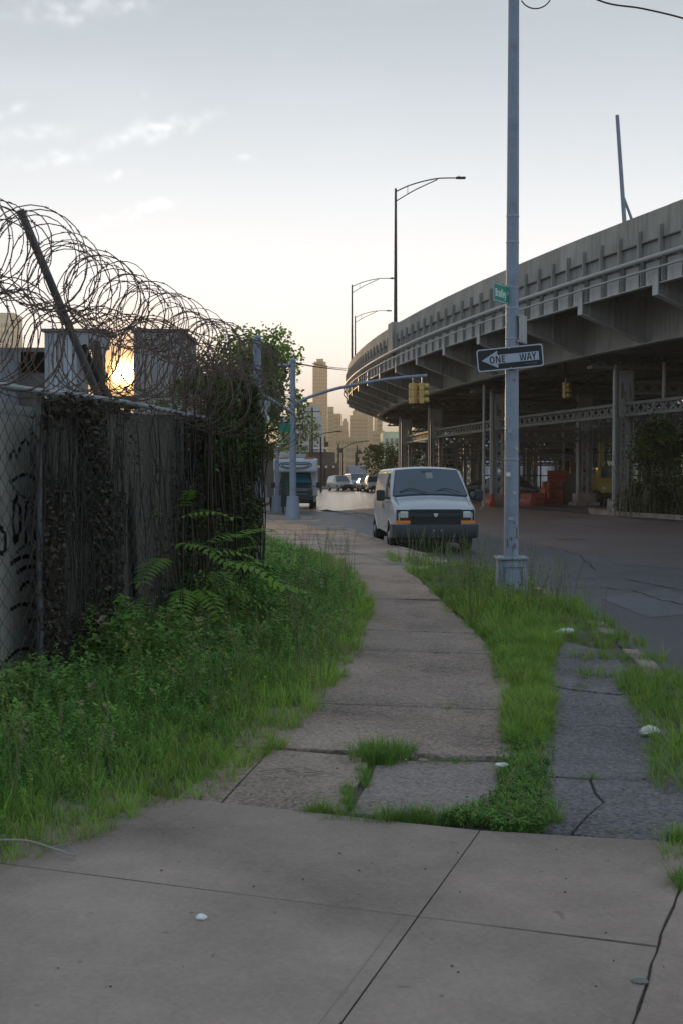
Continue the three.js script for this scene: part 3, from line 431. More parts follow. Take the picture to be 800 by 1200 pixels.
{
  // low sheds of the yard, seen through the wire
  const S = thing('yard_shed', 'low grey shed with a flat roof just behind the fence', 'shed', [0, 0, 0]);
  const a = fenceS(10.6), b = fenceS(14.6);
  mesh('wall', beam(onFence(a, 1.05, -1.5), onFence(b, 1.05, -1.5), .12, 2.1), weather(.11, .105, .10, .85), S);
  mesh('roof_edge', beam(onFence(a - .1, 2.14, -1.44), onFence(b + .1, 2.14, -1.44), .3, .09), paint(.26, .26, .25, .6), S);
  for (let k = 0; k < 9; k++) mesh('wall_batten', beam(onFence(a + .1 + k * .48, .1, -1.42), onFence(a + .1 + k * .48, 2.05, -1.42), .05, .03), weather(.10, .098, .095, .85), S);
}
function leafCloud(n, fn, leafGeo, mat, name) { const items = []; for (let i = 0; i < n; i++) { const q = fn(i); if (q) items.push({ rx: rr(-1.2, 1.2), rz: rr(-1.2, 1.2), ...q }); } return scatter(name, null, null, leafGeo, mat, items); }
const vineLeaf = leafCard(.056, .046, .35);
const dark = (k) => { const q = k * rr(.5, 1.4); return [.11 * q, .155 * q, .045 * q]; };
{
  // dead creeper curtain: dark hanging stems over the wire
  const D = thing('dead_creeper', 'dense curtain of dark dead creeper hanging over the fence beside the graffiti wall', 'creeper', onFence(fenceS(9.4), 0).toArray()), o = D.position, st = [];
  const spans = [[8.95, 10.4, 95], [10.35, 12.3, 16], [12.2, 12.9, 120]];
  for (const [d0, d1, dens] of spans) { const n = Math.round((d1 - d0) * dens); for (let i = 0; i < n; i++) {
    const s = fenceS(rr(d0, d1)), y1 = rr(1.6, 2.34), y0 = Math.max(-.05, y1 - rr(.7, 2.3)), out = rr(-.10, .05), p = []; let ss = s;
    for (let k = 0; k <= 4; k++) { p.push(onFence(ss, lerp(y1, y0, k / 4), out + rr(-.025, .025)).sub(o)); ss += rr(-.13, .13); }
    st.push(tube(p, rr(.002, .006), 4, 8)); } }
  mesh('stem', join(st), std(C(.05, .042, .036), .95), D, false).userData.kind = 'stuff';
  const lv = leafCloud(17000, () => { const q = rnd(), d = q < .72 ? rr(8.95, 10.45) : q < .8 ? rr(10.3, 12.3) : rr(12.2, 12.9), s = fenceS(d), y = 2.34 * Math.pow(rnd(), .8), p = onFence(s, y, rr(-.10, .07)).sub(o); const k = rr(.4, 1.6); if (fbm(s * 2.6, y * 1.1 + 3, 4096, 3) < .43) return null; return { x: p.x, y: p.y, z: p.z, s: rr(.35, .95), c: [.105 * k, .09 * k, .068 * k] }; }, vineLeaf, M.leaf, 'withered_leaves');
  lv.userData.kind = 'stuff'; D.add(lv); lv.name = 'withered_leaves';
}
{
  const sc = thing('privacy_screen', 'ragged dark fabric screen tied behind the chain link next to the graffiti', 'fabric screen', onFence(fenceS(9.6), 0).toArray()), o = sc.position, a = fenceS(8.98), b = fenceS(13.2);
  mesh('fabric', quadGrid((u, v) => { const e = .04 * (vnoise(u * 9, 3, 999) - .5); return onFence(lerp(a, b, u) + .05 * (vnoise(v * 6, u * 2, 999) - .5), lerp(.05, 2.27 + e, v), -.10 + .035 * Math.sin(u * 74 + 2 * Math.sin(v * 3)) + .03 * (fbm(u * 8, v * 5, 4096, 3) - .5)).sub(o); }, 160, 24), std(C(.17, .155, .13), .95, { side: THREE.DoubleSide, map: streakTex }), sc);
  for (let k = 0; k < 14; k++) mesh('cable_tie', new THREE.TorusGeometry(.03, .004, 5, 10).translate(...onFence(lerp(a, b, k / 13), 2.29, -.04).sub(o).toArray()), M.rubber, sc);
}
{
  const vine = thing('green_vine', 'thick dark green vine swallowing the far end of the fence and its post', 'vine', onFence(fenceS(13.6), 0).toArray()), o = vine.position, st = [];
  for (let i = 0; i < 130; i++) { let s = fenceS(rr(12.0, 14.55)), p = [], y1 = rr(1.4, 2.9); const out = rr(-.1, .22); for (let k = 0; k <= 4; k++) { p.push(onFence(s, y1 * k / 4, out + rr(-.04, .04)).sub(o)); s += rr(-.12, .12); } st.push(tube(p, rr(.004, .012), 4, 8)); }
  mesh('stem', join(st), std(C(.045, .036, .026), .95), vine, false).userData.kind = 'stuff';
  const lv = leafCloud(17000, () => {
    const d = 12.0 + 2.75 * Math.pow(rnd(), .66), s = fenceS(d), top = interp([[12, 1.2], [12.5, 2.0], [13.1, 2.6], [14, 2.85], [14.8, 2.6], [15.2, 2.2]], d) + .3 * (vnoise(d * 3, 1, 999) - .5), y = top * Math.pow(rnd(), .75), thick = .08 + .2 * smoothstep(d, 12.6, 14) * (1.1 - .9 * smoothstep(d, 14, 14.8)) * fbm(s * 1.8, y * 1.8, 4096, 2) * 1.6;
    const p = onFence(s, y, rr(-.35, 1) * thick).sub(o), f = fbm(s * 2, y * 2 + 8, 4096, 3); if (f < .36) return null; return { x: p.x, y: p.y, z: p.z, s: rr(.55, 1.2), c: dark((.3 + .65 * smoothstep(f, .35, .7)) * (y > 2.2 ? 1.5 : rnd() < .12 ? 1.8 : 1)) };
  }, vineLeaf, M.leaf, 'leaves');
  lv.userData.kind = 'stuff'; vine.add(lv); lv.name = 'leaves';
  const spr = thing('green_vine', 'loose sprays of vine climbing through the razor wire behind the sagging coils', 'vine', onFence(fenceS(13.8), 2.6, -.4).toArray()), o2 = spr.position;
  const l2 = leafCloud(5200, () => { const d = rr(12.7, 14.7), y = rr(2.1, 2.95 - .25 * Math.abs(d - 14.2)), f = fbm(d * 2.4, y * 2.6, 4096, 3); if (f < .52) return null; const p = onFence(fenceS(d), y, rr(-.7, -.15)).sub(o2); return { x: p.x, y: p.y, z: p.z, s: rr(.6, 1.2), c: dark(1.25) }; }, vineLeaf, M.leaf, 'leaves'); l2.name = 'leaves'; l2.userData.kind = 'stuff'; spr.add(l2);
  mesh('stem', join([0, 1, 2, 3, 4, 5, 6].map((k) => tube([onFence(fenceS(12.8 + k * .35), 1.6, -.3), onFence(fenceS(12.9 + k * .35), 2.5, -.4), onFence(fenceS(13 + k * .33), 3.1, -.35)].map((p) => p.sub(o2)), .008, 4, 8))), std(C(.05, .04, .03), .9), spr, false).userData.kind = 'stuff';
}
// a sapling with long feathered leaves leaning out of the fence
function frond(L, n) { const list = [tube([V(0, 0, 0), V(0, .12 * L, .5 * L), V(0, -.06 * L, L)], .0035, 4, 8)]; for (let i = 0; i < n; i++) for (const sd of [-1, 1]) { const t = .18 + .8 * i / (n - 1), z = L * t, y = L * (.42 * t - .46 * t * t + .0) ; const g = leafCard(L * .24 * (1 - .35 * Math.abs(t - .45)), L * .065, .18); g.rotateX(rr(-.1, .25)); g.rotateY(sd * rr(1.0, 1.25)); g.translate(0, y, z); list.push(g); } const e = leafCard(L * .2, L * .06, .2); e.translate(0, L * -.04, L); list.push(e); return join(list); }
function sapling(label, base, fronds) {
  const t = thing('sapling', label, 'sapling', base.toArray()), fg = [frond(.62, 9), frond(.5, 8), frond(.72, 10)];
  const tips = [];
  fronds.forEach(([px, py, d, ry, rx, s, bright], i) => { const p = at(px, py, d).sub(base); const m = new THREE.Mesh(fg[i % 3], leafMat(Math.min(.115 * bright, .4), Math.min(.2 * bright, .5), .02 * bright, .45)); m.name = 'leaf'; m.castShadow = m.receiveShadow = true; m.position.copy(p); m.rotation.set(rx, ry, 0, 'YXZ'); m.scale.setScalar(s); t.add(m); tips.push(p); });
  const st = tips.map((p) => tube([V(0, 0, 0), V(p.x * .35, p.y * .55, p.z * .3), p], .007, 5, 10)); mesh('stem', join(st), std(C(.07, .075, .035), .8), t, false);
}
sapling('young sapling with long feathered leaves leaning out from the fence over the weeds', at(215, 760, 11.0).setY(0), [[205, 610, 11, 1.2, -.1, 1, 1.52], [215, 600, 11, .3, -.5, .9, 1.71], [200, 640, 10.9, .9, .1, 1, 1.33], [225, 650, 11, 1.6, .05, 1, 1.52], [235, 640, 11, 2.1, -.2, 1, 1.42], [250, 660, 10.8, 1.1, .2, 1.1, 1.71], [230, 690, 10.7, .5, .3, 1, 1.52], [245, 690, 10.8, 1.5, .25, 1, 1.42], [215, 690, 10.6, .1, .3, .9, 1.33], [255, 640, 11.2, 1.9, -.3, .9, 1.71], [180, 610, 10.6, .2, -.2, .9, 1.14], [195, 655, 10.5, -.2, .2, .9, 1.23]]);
sapling('bright yellow green sapling tips beside the far end of the fence', at(285, 735, 12.4).setY(0), [[262, 668, 12.4, 1.4, -.15, .85, 2.2], [268, 655, 12.4, 1.0, -.4, .8, 2.1], [300, 690, 12.2, 1.4, 0, .75, 2.3], [262, 690, 12.3, .7, .2, .9, 1.2], [280, 700, 12.2, 1.8, .2, .8, 1.1], [250, 672, 12.3, .3, .1, .9, 1.1], [275, 690, 12.1, .2, .3, .85, 1]]);

// ---------------------------------------------------------------- street light pole with its signs
function roundRect(x, X, Y, w, h, r) { x.beginPath(); x.moveTo(X + r, Y); x.arcTo(X + w, Y, X + w, Y + h, r); x.arcTo(X + w, Y + h, X, Y + h, r); x.arcTo(X, Y + h, X, Y, r); x.arcTo(X, Y, X + w, Y, r); x.closePath(); }
function plate(w, h, r, t = .004) { const s = new THREE.Shape(); s.moveTo(-w / 2 + r, -h / 2); s.lineTo(w / 2 - r, -h / 2); s.absarc(w / 2 - r, -h / 2 + r, r, -PI / 2, 0); s.lineTo(w / 2, h / 2 - r); s.absarc(w / 2 - r, h / 2 - r, r, 0, PI / 2); s.lineTo(-w / 2 + r, h / 2); s.absarc(-w / 2 + r, h / 2 - r, r, PI / 2, PI); s.lineTo(-w / 2, -h / 2 + r); s.absarc(-w / 2 + r, -h / 2 + r, r, PI, 1.5 * PI); const g = new THREE.ExtrudeGeometry(s, { depth: t, bevelEnabled: false, curveSegments: 6 }); const p = g.attributes.position, uv = g.attributes.uv; for (let i = 0; i < p.count; i++) uv.setXY(i, p.getX(i) / w + .5, p.getY(i) / h + .5); return g; }
function baseBox(w0, w1, h) { const g = new THREE.CylinderGeometry(w1 * .7071, w0 * .7071, h, 4, 1); g.rotateY(PI / 4); return g.translate(0, h / 2, 0); }
const LP = onGround(598, 693); const LD = -LP.z;
{
  const p = thing('street_light', 'tall grey octagonal street light pole standing in the kerbside grass on a square base', 'street light', LP.toArray());
  mesh('base', [baseBox(.43, .37, .50).translate(0, -.03, 0), rbox(.44, .035, .44, .01, 0, .485, 0), box(.16, .2, .01, 0, .25, .199, -.06)], M.pole, p);
  const sh = new THREE.CylinderGeometry(.074, .108, 9.1, 8, 1); sh.rotateY(PI / 8); sh.translate(0, .5 + 4.55, 0); mesh('pole', sh, M.pole, p);
  for (const [y, r] of [[3.23, .104], [4.34, .098], [4.98, .094], [5.35, .092], [8.9, .08], [1.9, .111], [3.62, .102], [4.05, .1]]) mesh('band', new THREE.CylinderGeometry(r, r, .022, 12, 1).translate(0, y, 0), M.galv, p);
  const arm = tube([V(0, 9.3, 0), V(.5, 9.65, 0), V(1.3, 9.95, .1), V(2.3, 10.05, .2)], .035, 8, 18); const am = mesh('lamp_arm', arm, M.pole, p);
  mesh('luminaire', rbox(.7, .14, .26, .06, 2.6, 10.03, .22), M.galv, am);
  mesh('wire_loop', tube(Array.from({ length: 15 }, (_, i) => { const a = 1.15 + i / 14 * 4.3; return V(.30 - .235 * Math.cos(a - .6), 8.48 + .235 * Math.sin(a - .6 + PI), .05); }), .009, 6, 40), M.rubber, p);
  const st = mesh('sticker', plate(.06, .055, .004, .003).translate(-.06, 1.70 - .02, .108), M.paper, p); st.rotation.y = 0; st.rotation.x = -.004;
  for (const [x, y, w2, h2, c] of [[.03, 1.42, .05, .035, [.5, .5, .48]], [-.04, 2.3, .045, .06, [.35, .37, .36]], [.05, 2.05, .03, .04, [.6, .55, .3]], [-.02, 1.05, .07, .04, [.42, .43, .42]]]) mesh('sticker', plate(w2, h2, .004, .003).translate(x, y, .1095), std(C(...c), .8), p);
  for (let k = 0; k < 8; k++) mesh('rust_stain', plate(rr(.012, .03), rr(.05, .16), .005, .002).translate(rr(-.07, .07), rr(.6, 1.1), .1085), std(C(.16, .10, .07), .9), p);
  mesh('hand_hole_cover', plate(.11, .2, .02, .006).translate(.0, .88, .106), M.pole, p);
  mesh('base_seam', [box(.3, .012, .012, 0, .36, .2), box(.012, .3, .012, -.13, .2, .206), box(.012, .3, .012, .13, .2, .206)], M.steelDark, p);
  mesh('red_mark', plate(.028, .022, .008, .003).translate(.02, 3.02, .101), std(C(.5, .03, .04), .6), p);
}
{
  const c = at(597, 419.5, LD - .14), s = thing('one_way_sign', 'black and white one way arrow sign strapped to the street light pole', 'road sign', c.toArray(), -.10);
  s.rotation.z = .092;
  const t = canvasTex(1024, 352, (x, w, h) => {
    x.fillStyle = '#6b6f76'; x.fillRect(0, 0, w, h); x.fillStyle = '#c9cbd0'; roundRect(x, 3, 3, w - 6, h - 6, 44); x.fill(); x.fillStyle = '#121318'; roundRect(x, 20, 20, w - 40, h - 40, 36); x.fill();
    x.fillStyle = '#b9bcc6'; x.beginPath(); x.moveTo(72, 178); x.lineTo(322, 44); x.lineTo(322, 112); x.lineTo(955, 112); x.lineTo(955, 246); x.lineTo(322, 246); x.lineTo(322, 312); x.closePath(); x.fill();
    x.fillStyle = '#15161b'; x.font = 'bold 150px sans-serif'; x.textBaseline = 'middle'; x.save(); x.translate(190, 182); x.scale(.80, 1); x.fillText('ONE', 0, 0); x.restore(); x.save(); x.translate(655, 182); x.scale(.80, 1); x.fillText('WAY', 0, 0); x.restore();
    x.fillStyle = '#777b85'; x.font = 'bold 24px sans-serif'; x.fillText('DEPT OF TRANSP', 730, 286);
  });
  mesh('sign_plate', plate(.935, .322, .04, .004), std(C(.82, .84, .88), .45, { map: t }), s, false);
  mesh('bolt', [cyl(.012, .012, .014, 8).rotateX(PI / 2).translate(0, .142, .006)], M.galv, s); mesh('bolt', [cyl(.012, .012, .014, 8).rotateX(PI / 2).translate(0, -.142, .006)], M.galv, s);
  mesh('bracket', [box(.12, .03, .06, 0, .1, -.03), box(.12, .03, .06, 0, -.1, -.03)], M.galv, s);
}
{
  const c = at(587.5, 344, LD - .24), s = thing('street_name_sign', 'green street name sign jutting from the pole above the one way sign', 'street sign', c.toArray(), .98);
  const t = canvasTex(512, 160, (x, w, h) => { x.fillStyle = '#0f8a72'; x.fillRect(0, 0, w, h); x.strokeStyle = '#b5d6cf'; x.lineWidth = 6; x.strokeRect(8, 8, w - 16, h - 16); x.fillStyle = '#e6f2f0'; x.font = 'bold 92px sans-serif'; x.textBaseline = 'middle'; x.fillText('Bradley', 44, 82); x.font = 'bold 46px sans-serif'; x.fillText('St', 420, 62); });
  mesh('sign_plate', plate(.52, .26, .012, .006).translate(0, 0, -.003), std(C(1, 1, 1), .4, { map: t }), s, false);
  mesh('bracket', [box(.06, .30, .02, .24, 0, 0), box(.02, .27, .014, -.26, 0, 0)], M.galv, s);
  const s2 = thing('sign_back', 'small pale sign plate seen nearly edge on above the one way sign', 'road sign', at(612, 385, LD + .02).toArray(), 1.05);
  mesh('sign_plate', plate(.30, .38, .03, .004), paint(.42, .42, .40, .5), s2, false);
  mesh('bracket', [box(.04, .03, .05, 0, .17, -.03), box(.34, .03, .02, 0, .17, -.01), box(.34, .03, .02, 0, -.19, -.01)], M.galv, s2);
}
tag(mesh('overhead_cable', tube([at(615, -60, LD + .1), at(700, 0, LD + .3), at(752, 10, LD), at(805, 23, LD - .6), at(900, 60, LD - 2)], .012, 6, 40), M.rubber), 'thin black cable crossing the upper right corner of the sky', 'cable');

// ---------------------------------------------------------------- vehicles: a body lofted through stations along its length
// a station is [z, bottom, top, half width at the belt, half width at the top, crown, corner radius]
function loft(st, belt, wheels = [], wr = .42) {
  const zs = []; const zmin = st[0][0], zmax = st[st.length - 1][0];
  for (const s of st) zs.push(s[0]);
  for (let z = zmin; z <= zmax; z += .14) zs.push(z);
  for (const w of wheels) for (let k = -6; k <= 6; k++) zs.push(w + wr * Math.sin(k / 6 * PI / 2) * .999);
  const Z = [...new Set(zs.map((z) => +z.toFixed(4)))].filter((z) => z >= zmin && z <= zmax).sort((a, b) => a - b);
  const col = (k) => st.map((s) => [s[0], s[k]]), at_ = (z) => [1, 2, 3, 4, 5, 6].map((k) => interp(col(k), z));
  const half = (z, y) => { const [y0, yt, w, wt] = at_(z); if (y <= belt) return w * (1 - .05 * Math.pow(clamp((belt - y) / (belt - y0 + .01), 0, 1), 2)); return lerp(w, wt, Math.pow(clamp((y - belt) / Math.max(yt - belt, .05), 0, 1), 1.25)); };
  const top = (z, x = 0) => { const [, yt, , wt, cr] = at_(z); return yt - cr * (x / wt) ** 2; };
  const rowAt = (z) => {
    let [y0, yt, w, wt, cr, r] = at_(z); for (const q of wheels) { const dz = z - q; if (Math.abs(dz) < wr) y0 = Math.max(y0, Math.sqrt(wr * wr - dz * dz) + .31); }
    const p = [], n = 9, ye = yt - cr - r; for (let i = 0; i <= n; i++) { const y = lerp(y0, Math.max(ye, y0 + .02), i / n); p.push([half(z, y), y]); }
    const xe = half(z, ye); for (let i = 1; i <= 4; i++) { const a = i / 4 * PI / 2; p.push([xe - r * (1 - Math.cos(a)), ye + r * Math.sin(a)]); }
    for (let i = 1; i <= 4; i++) { const x = (xe - r) * (1 - i / 4); p.push([x, yt - cr * (x / (xe - r + .001)) ** 2]); }
    return [...p, ...p.slice(0, -1).reverse().map(([x, y]) => [-x, y])];
  };
  const rows = Z.map(rowAt), m = rows[0].length, pos = [], idx = [];
  rows.forEach((r, j) => r.forEach(([x, y]) => pos.push(x, y, Z[j])));
  for (let j = 0; j + 1 < rows.length; j++) for (let i = 0; i + 1 < m; i++) { const a = j * m + i, b = a + 1, c = a + m, d = c + 1; idx.push(a, b, d, a, d, c); }
  for (const [j, flip] of [[0, 1], [rows.length - 1, 0]]) { const c = pos.length / 3; pos.push(0, (rows[j][0][1] + top(Z[j])) / 2, Z[j]); for (let i = 0; i + 1 < m; i++) flip ? idx.push(c, j * m + i + 1, j * m + i) : idx.push(c, j * m + i, j * m + i + 1); const a = j * m, b = j * m + m - 1; flip ? idx.push(c, a, b) : idx.push(c, b, a); }
  const g = new THREE.BufferGeometry(); g.setAttribute('position', new THREE.Float32BufferAttribute(pos, 3)); g.setIndex(idx); g.computeVertexNormals();
  const side = (sd, q, off = .008, nu = 8, nv = 6) => { const f = (u, v) => { const z = lerp(lerp(q[0][0], q[1][0], u), lerp(q[3][0], q[2][0], u), v), y = lerp(lerp(q[0][1], q[1][1], u), lerp(q[3][1], q[2][1], u), v); return V(sd * (half(z, y) + off), y, z); }; return quadGrid(f, nu, nv); };
  const screen = (z0, z1, w0, w1, off = .008) => quadGrid((u, v) => { const z = lerp(z0, z1, v), x = (u * 2 - 1) * lerp(w0, w1, v); return V(x, top(z, x) + off, z + (z1 < z0 ? off : -off)); }, 12, 8);
  return { geo: toCreasedNormals(g, .6), half, top, side, screen };
}
function wheel(parent, x, y, z, r, w, rim) {
  const t = mesh('wheel', (() => { const p = [[r * .62, -w / 2], [r * .9, -w / 2], [r * .97, -w * .42], [r, -w * .3], [r, w * .3], [r * .97, w * .42], [r * .9, w / 2], [r * .62, w / 2]].map(([a, b]) => new THREE.Vector2(a, b)); const g = new THREE.LatheGeometry(p, 28); g.rotateZ(PI / 2); return g; })(), M.rubber, parent, false);
  t.position.set(x, y, z); const s = Math.sign(x);
  mesh('rim', [cyl(r * .63, r * .63, .04, 20).rotateZ(PI / 2).translate(s * w * .28, 0, 0), cyl(r * .3, r * .24, .06, 14).rotateZ(-s * PI / 2).translate(s * w * .40, 0, 0), ...[0, 1, 2, 3, 4].map((k) => box(.02, r * .16, r * .16, s * w * .36, Math.cos(k * 1.257) * r * .42, Math.sin(k * 1.257) * r * .42))], rim, t, false);
}
{
  const v = thing('parked_van', 'white cargo van with dark bumper and amber lamps parked facing us at the kerb', 'van', [2.11, -.14, -27.75], .072);
  const st = [[-3.86, .62, 1.72, .90, .70, .02, .10], [-3.78, .42, 1.93, .965, .79, .03, .13], [-3.6, .40, 2.0, .99, .83, .04, .15], [-1, .40, 2.02, 1.0, .85, .045, .14], [-.75, .40, 2.0, 1.0, .85, .05, .13], [-.62, .40, 1.965, 1.0, .85, .05, .11], [.12, .40, 1.33, .995, .94, .05, .05], [.2, .40, 1.285, .99, .95, .06, .06], [.6, .40, 1.21, .975, .90, .07, .08], [.82, .42, 1.145, .955, .88, .07, .09], [.90, .46, 1.09, .92, .85, .07, .09], [.955, .5, 1.01, .865, .80, .06, .06]];
  const b = loft(st, 1.02, [0, -3.43], .43);
  mesh('body', b.geo, M.whitePaint, v, false);
  mesh('underbody', [box(1.5, .35, 4.5, 0, .42, -1.5), box(1.8, .5, .7, 0, .5, 0), box(1.8, .5, .7, 0, .5, -3.43)], M.rubber, v);
  mesh('windshield', b.screen(.10, -.60, .895, .755), M.glass, v, false);
  mesh('hood_seam', [...[-1, 1].map((sd) => tube([.16, .4, .7, .93].map((z) => V(sd * (.86 - .03 * z), b.top(z, .86) + .004, z)), .007, 4, 12)), tube([-.86, -.4, 0, .4, .86].map((x) => V(x, b.top(.14, x) + .004, .14)), .008, 4, 12)], M.blackTrim, v, false);
  mesh('windshield_trim', [tube([-.88, -.45, 0, .45, .88].map((x) => V(x, b.top(.11, x) + .01, .12)), .014, 5, 16), tube([-.75, -.4, 0, .4, .75].map((x) => V(x, b.top(-.6, x) + .008, -.6)), .010, 5, 16), ...[-1, 1].map((sd) => tube([.10, -.15, -.4, -.60].map((z) => V(sd * lerp(.895, .755, (.10 - z) / .7), b.top(z, .8) + .012, z)), .010, 5, 10))], M.blackTrim, v, false);
  mesh('rear_view_mirror', quadGrid((u, w) => { const z = lerp(-.50, -.54, w), x = lerp(-.12, .12, u); return V(x, b.top(z, x) + .0112, z + .0112); }, 3, 2), M.black, v, false);
  mesh('head_rest', quadGrid((u, w) => { const z = lerp(-.2, -.36, w), x = lerp(-.46, -.28, u); return V(x, b.top(z, x) + .0108, z + .0108); }, 3, 2), phys(C(.035, .05, .06), .1, { clearcoat: 1 }), v, false);
  mesh('seat_glimpse', [quadGrid((u, w) => { const z = lerp(-.33, -.5, w), x = lerp(-.03, .13, u); return V(x, b.top(z, x) + .0105, z + .0105); }, 3, 3)], phys(C(.16, .19, .2), .12, { clearcoat: 1 }), v, false);
  for (const k of [-1, 1]) mesh('wiper', tube([V(-.02 + k * .42 + .35, b.top(.1, 0) + .035, .12), V(k * .42 - .05, b.top(-.02) + .03, -.0), V(k * .42 - .3, b.top(.05) + .01, .04)], .010, 5, 12), M.black, v, false);
  for (const sd of [-1, 1]) {
    mesh('door_window', b.side(sd, [[-.98, 1.22], [-.06, 1.24], [-.56, 1.83], [-.95, 1.86]], .006), M.glass, v, false);
    const sg = []; for (const z of [-1.1, -2.35]) sg.push(b.side(sd, [[z - .008, .5], [z + .008, .5], [z + .008, 1.9], [z - .008, 1.9]], .004, 1, 12)); sg.push(b.side(sd, [[-1.1, .52], [.02, .52], [.02, .535], [-1.1, .535]], .004, 6, 1), b.side(sd, [[.08, .55], [.094, .55], [.094, 1.2], [.08, 1.2]], .004, 1, 8), b.side(sd, [[-3.5, 1.14], [.4, 1.14], [.4, 1.15], [-3.5, 1.15]], .003, 16, 1));
    mesh('door_seam', sg, M.blackTrim, v, false);
    for (const z of [-1.0, -1.22]) mesh('door_handle', b.side(sd, [[z - .05, .98], [z + .05, .98], [z + .05, 1.11], [z - .05, 1.11]], .014, 2, 2), M.blackTrim, v, false);
    const mi = mesh('side_mirror', [rbox(.2, .26, .12, .04, sd * 1.19, 1.32, .06), rod(V(sd * .96, 1.25, -.02), V(sd * 1.16, 1.26, .04), .025)], M.black, v, false);
    mesh('mirror_glass', rbox(.15, .21, .01, .004, sd * 1.19, 1.32, -.005), M.glass, mi, false);
    for (const z of [0, -3.43]) { wheel(v, sd * .87, .365, z, .365, .24, M.galv);
      const arc = []; for (let k = 0; k < 14; k++) { const a0 = PI * (.04 + .92 * k / 14), a1 = PI * (.04 + .92 * (k + 1) / 14), P = (a) => { const y = .31 + .445 * Math.sin(a), zz = z + .445 * Math.cos(a); return V(sd * (b.half(zz, y) + .006), y, zz); }; arc.push(rod(P(a0), P(a1), .014, .014, 5)); } mesh('arch_lip', arc, M.whitePaint, v, false); }
    // headlight housings, lamps, amber indicators
    const hz = (x) => .972 - .06 * Math.pow(Math.abs(x) / .93, 5);
    mesh('headlight', quadGrid((u, w) => { const x = sd * lerp(.60, .915, u), y = lerp(.70, 1.0, w); return V(x, y, hz(x) + .018); }, 8, 3), M.black, v, false);
    const hl = mesh('headlight_lens', rbox(.185, .155, .05, .02, sd * .735, .885, .968), M.lampGlass, v, false);
    mesh('lens_reflector', cyl(.055, .055, .01, 16).rotateX(PI / 2).translate(sd * .735, .885, .996), M.chrome, hl, false);
    mesh('indicator', quadGrid((u, w) => { const x = sd * lerp(.59, .93, u), y = lerp(.68, .75, w); return V(x, y, hz(x) + .032); }, 8, 2), M.amber, v, false);
    mesh('wheel_well', [box(.3, .75, .86, sd * .78, .55, 0), box(.3, .75, .86, sd * .78, .55, -3.43)], M.rubber, v);
  }
  mesh('grille', [quadGrid((u, w) => { const x = lerp(-.6, .6, u), y = lerp(.66, 1.01, w); return V(x, y, .972); }, 6, 3), box(1.2, .035, .03, 0, .975, .975), ...[0, 1, 2, 3].map((k) => box(1.16, .012, .02, 0, .69 + k * .04, .98)), ...[-4, -3, -2, -1, 0, 1, 2, 3, 4].map((k) => box(.01, .14, .016, k * .125, .745, .98)), box(.9, .05, .04, 0, .655, .985)], M.black, v, false);
  mesh('grille_bar', rbox(1.2, .09, .04, .015, 0, .87, .975), M.blackTrim, v, false);
  { const s = new THREE.Shape(); s.moveTo(-.05, .035); s.lineTo(.05, .035); s.lineTo(.046, -.01); s.lineTo(0, -.05); s.lineTo(-.046, -.01); s.closePath(); mesh('emblem', new THREE.ExtrudeGeometry(s, { depth: .012, bevelSize: .004, bevelThickness: .004, bevelSegments: 1 }).translate(0, .875, .995), M.chrome, v, false); }
  { const L = [[-3, -1.02, .56], [-2, -1.03, .82]], pts = []; const prof = (x) => 1.07 - .14 * Math.pow(Math.abs(x) / 1.0, 3); const g = quadGrid((u, w) => { const x = (u * 2 - 1) * .985, a = w * 1.0; const Y = [.33, .36, .50, .62, .655, .655][Math.round(w * 5)], Zo = [-.06, 0, .015, .01, -.02, -.12][Math.round(w * 5)]; return V(x, Y, prof(x) + Zo); }, 20, 5);
    mesh('front_bumper', [g, box(.05, .3, .5, -.985, .495, .70), box(.05, .3, .5, .985, .495, .70)], std(C(.035, .04, .045), .6, { side: THREE.DoubleSide }), v, false);
    mesh('tow_hook', [cyl(.018, .018, .02, 8).rotateX(PI / 2).translate(-.05, .52, 1.085), cyl(.018, .018, .02, 8).rotateX(PI / 2).translate(.12, .52, 1.085)], M.galv, v, false);
    mesh('air_dam', rbox(1.7, .14, .05, .02, 0, .30, .93), M.rubber, v, false); }
}
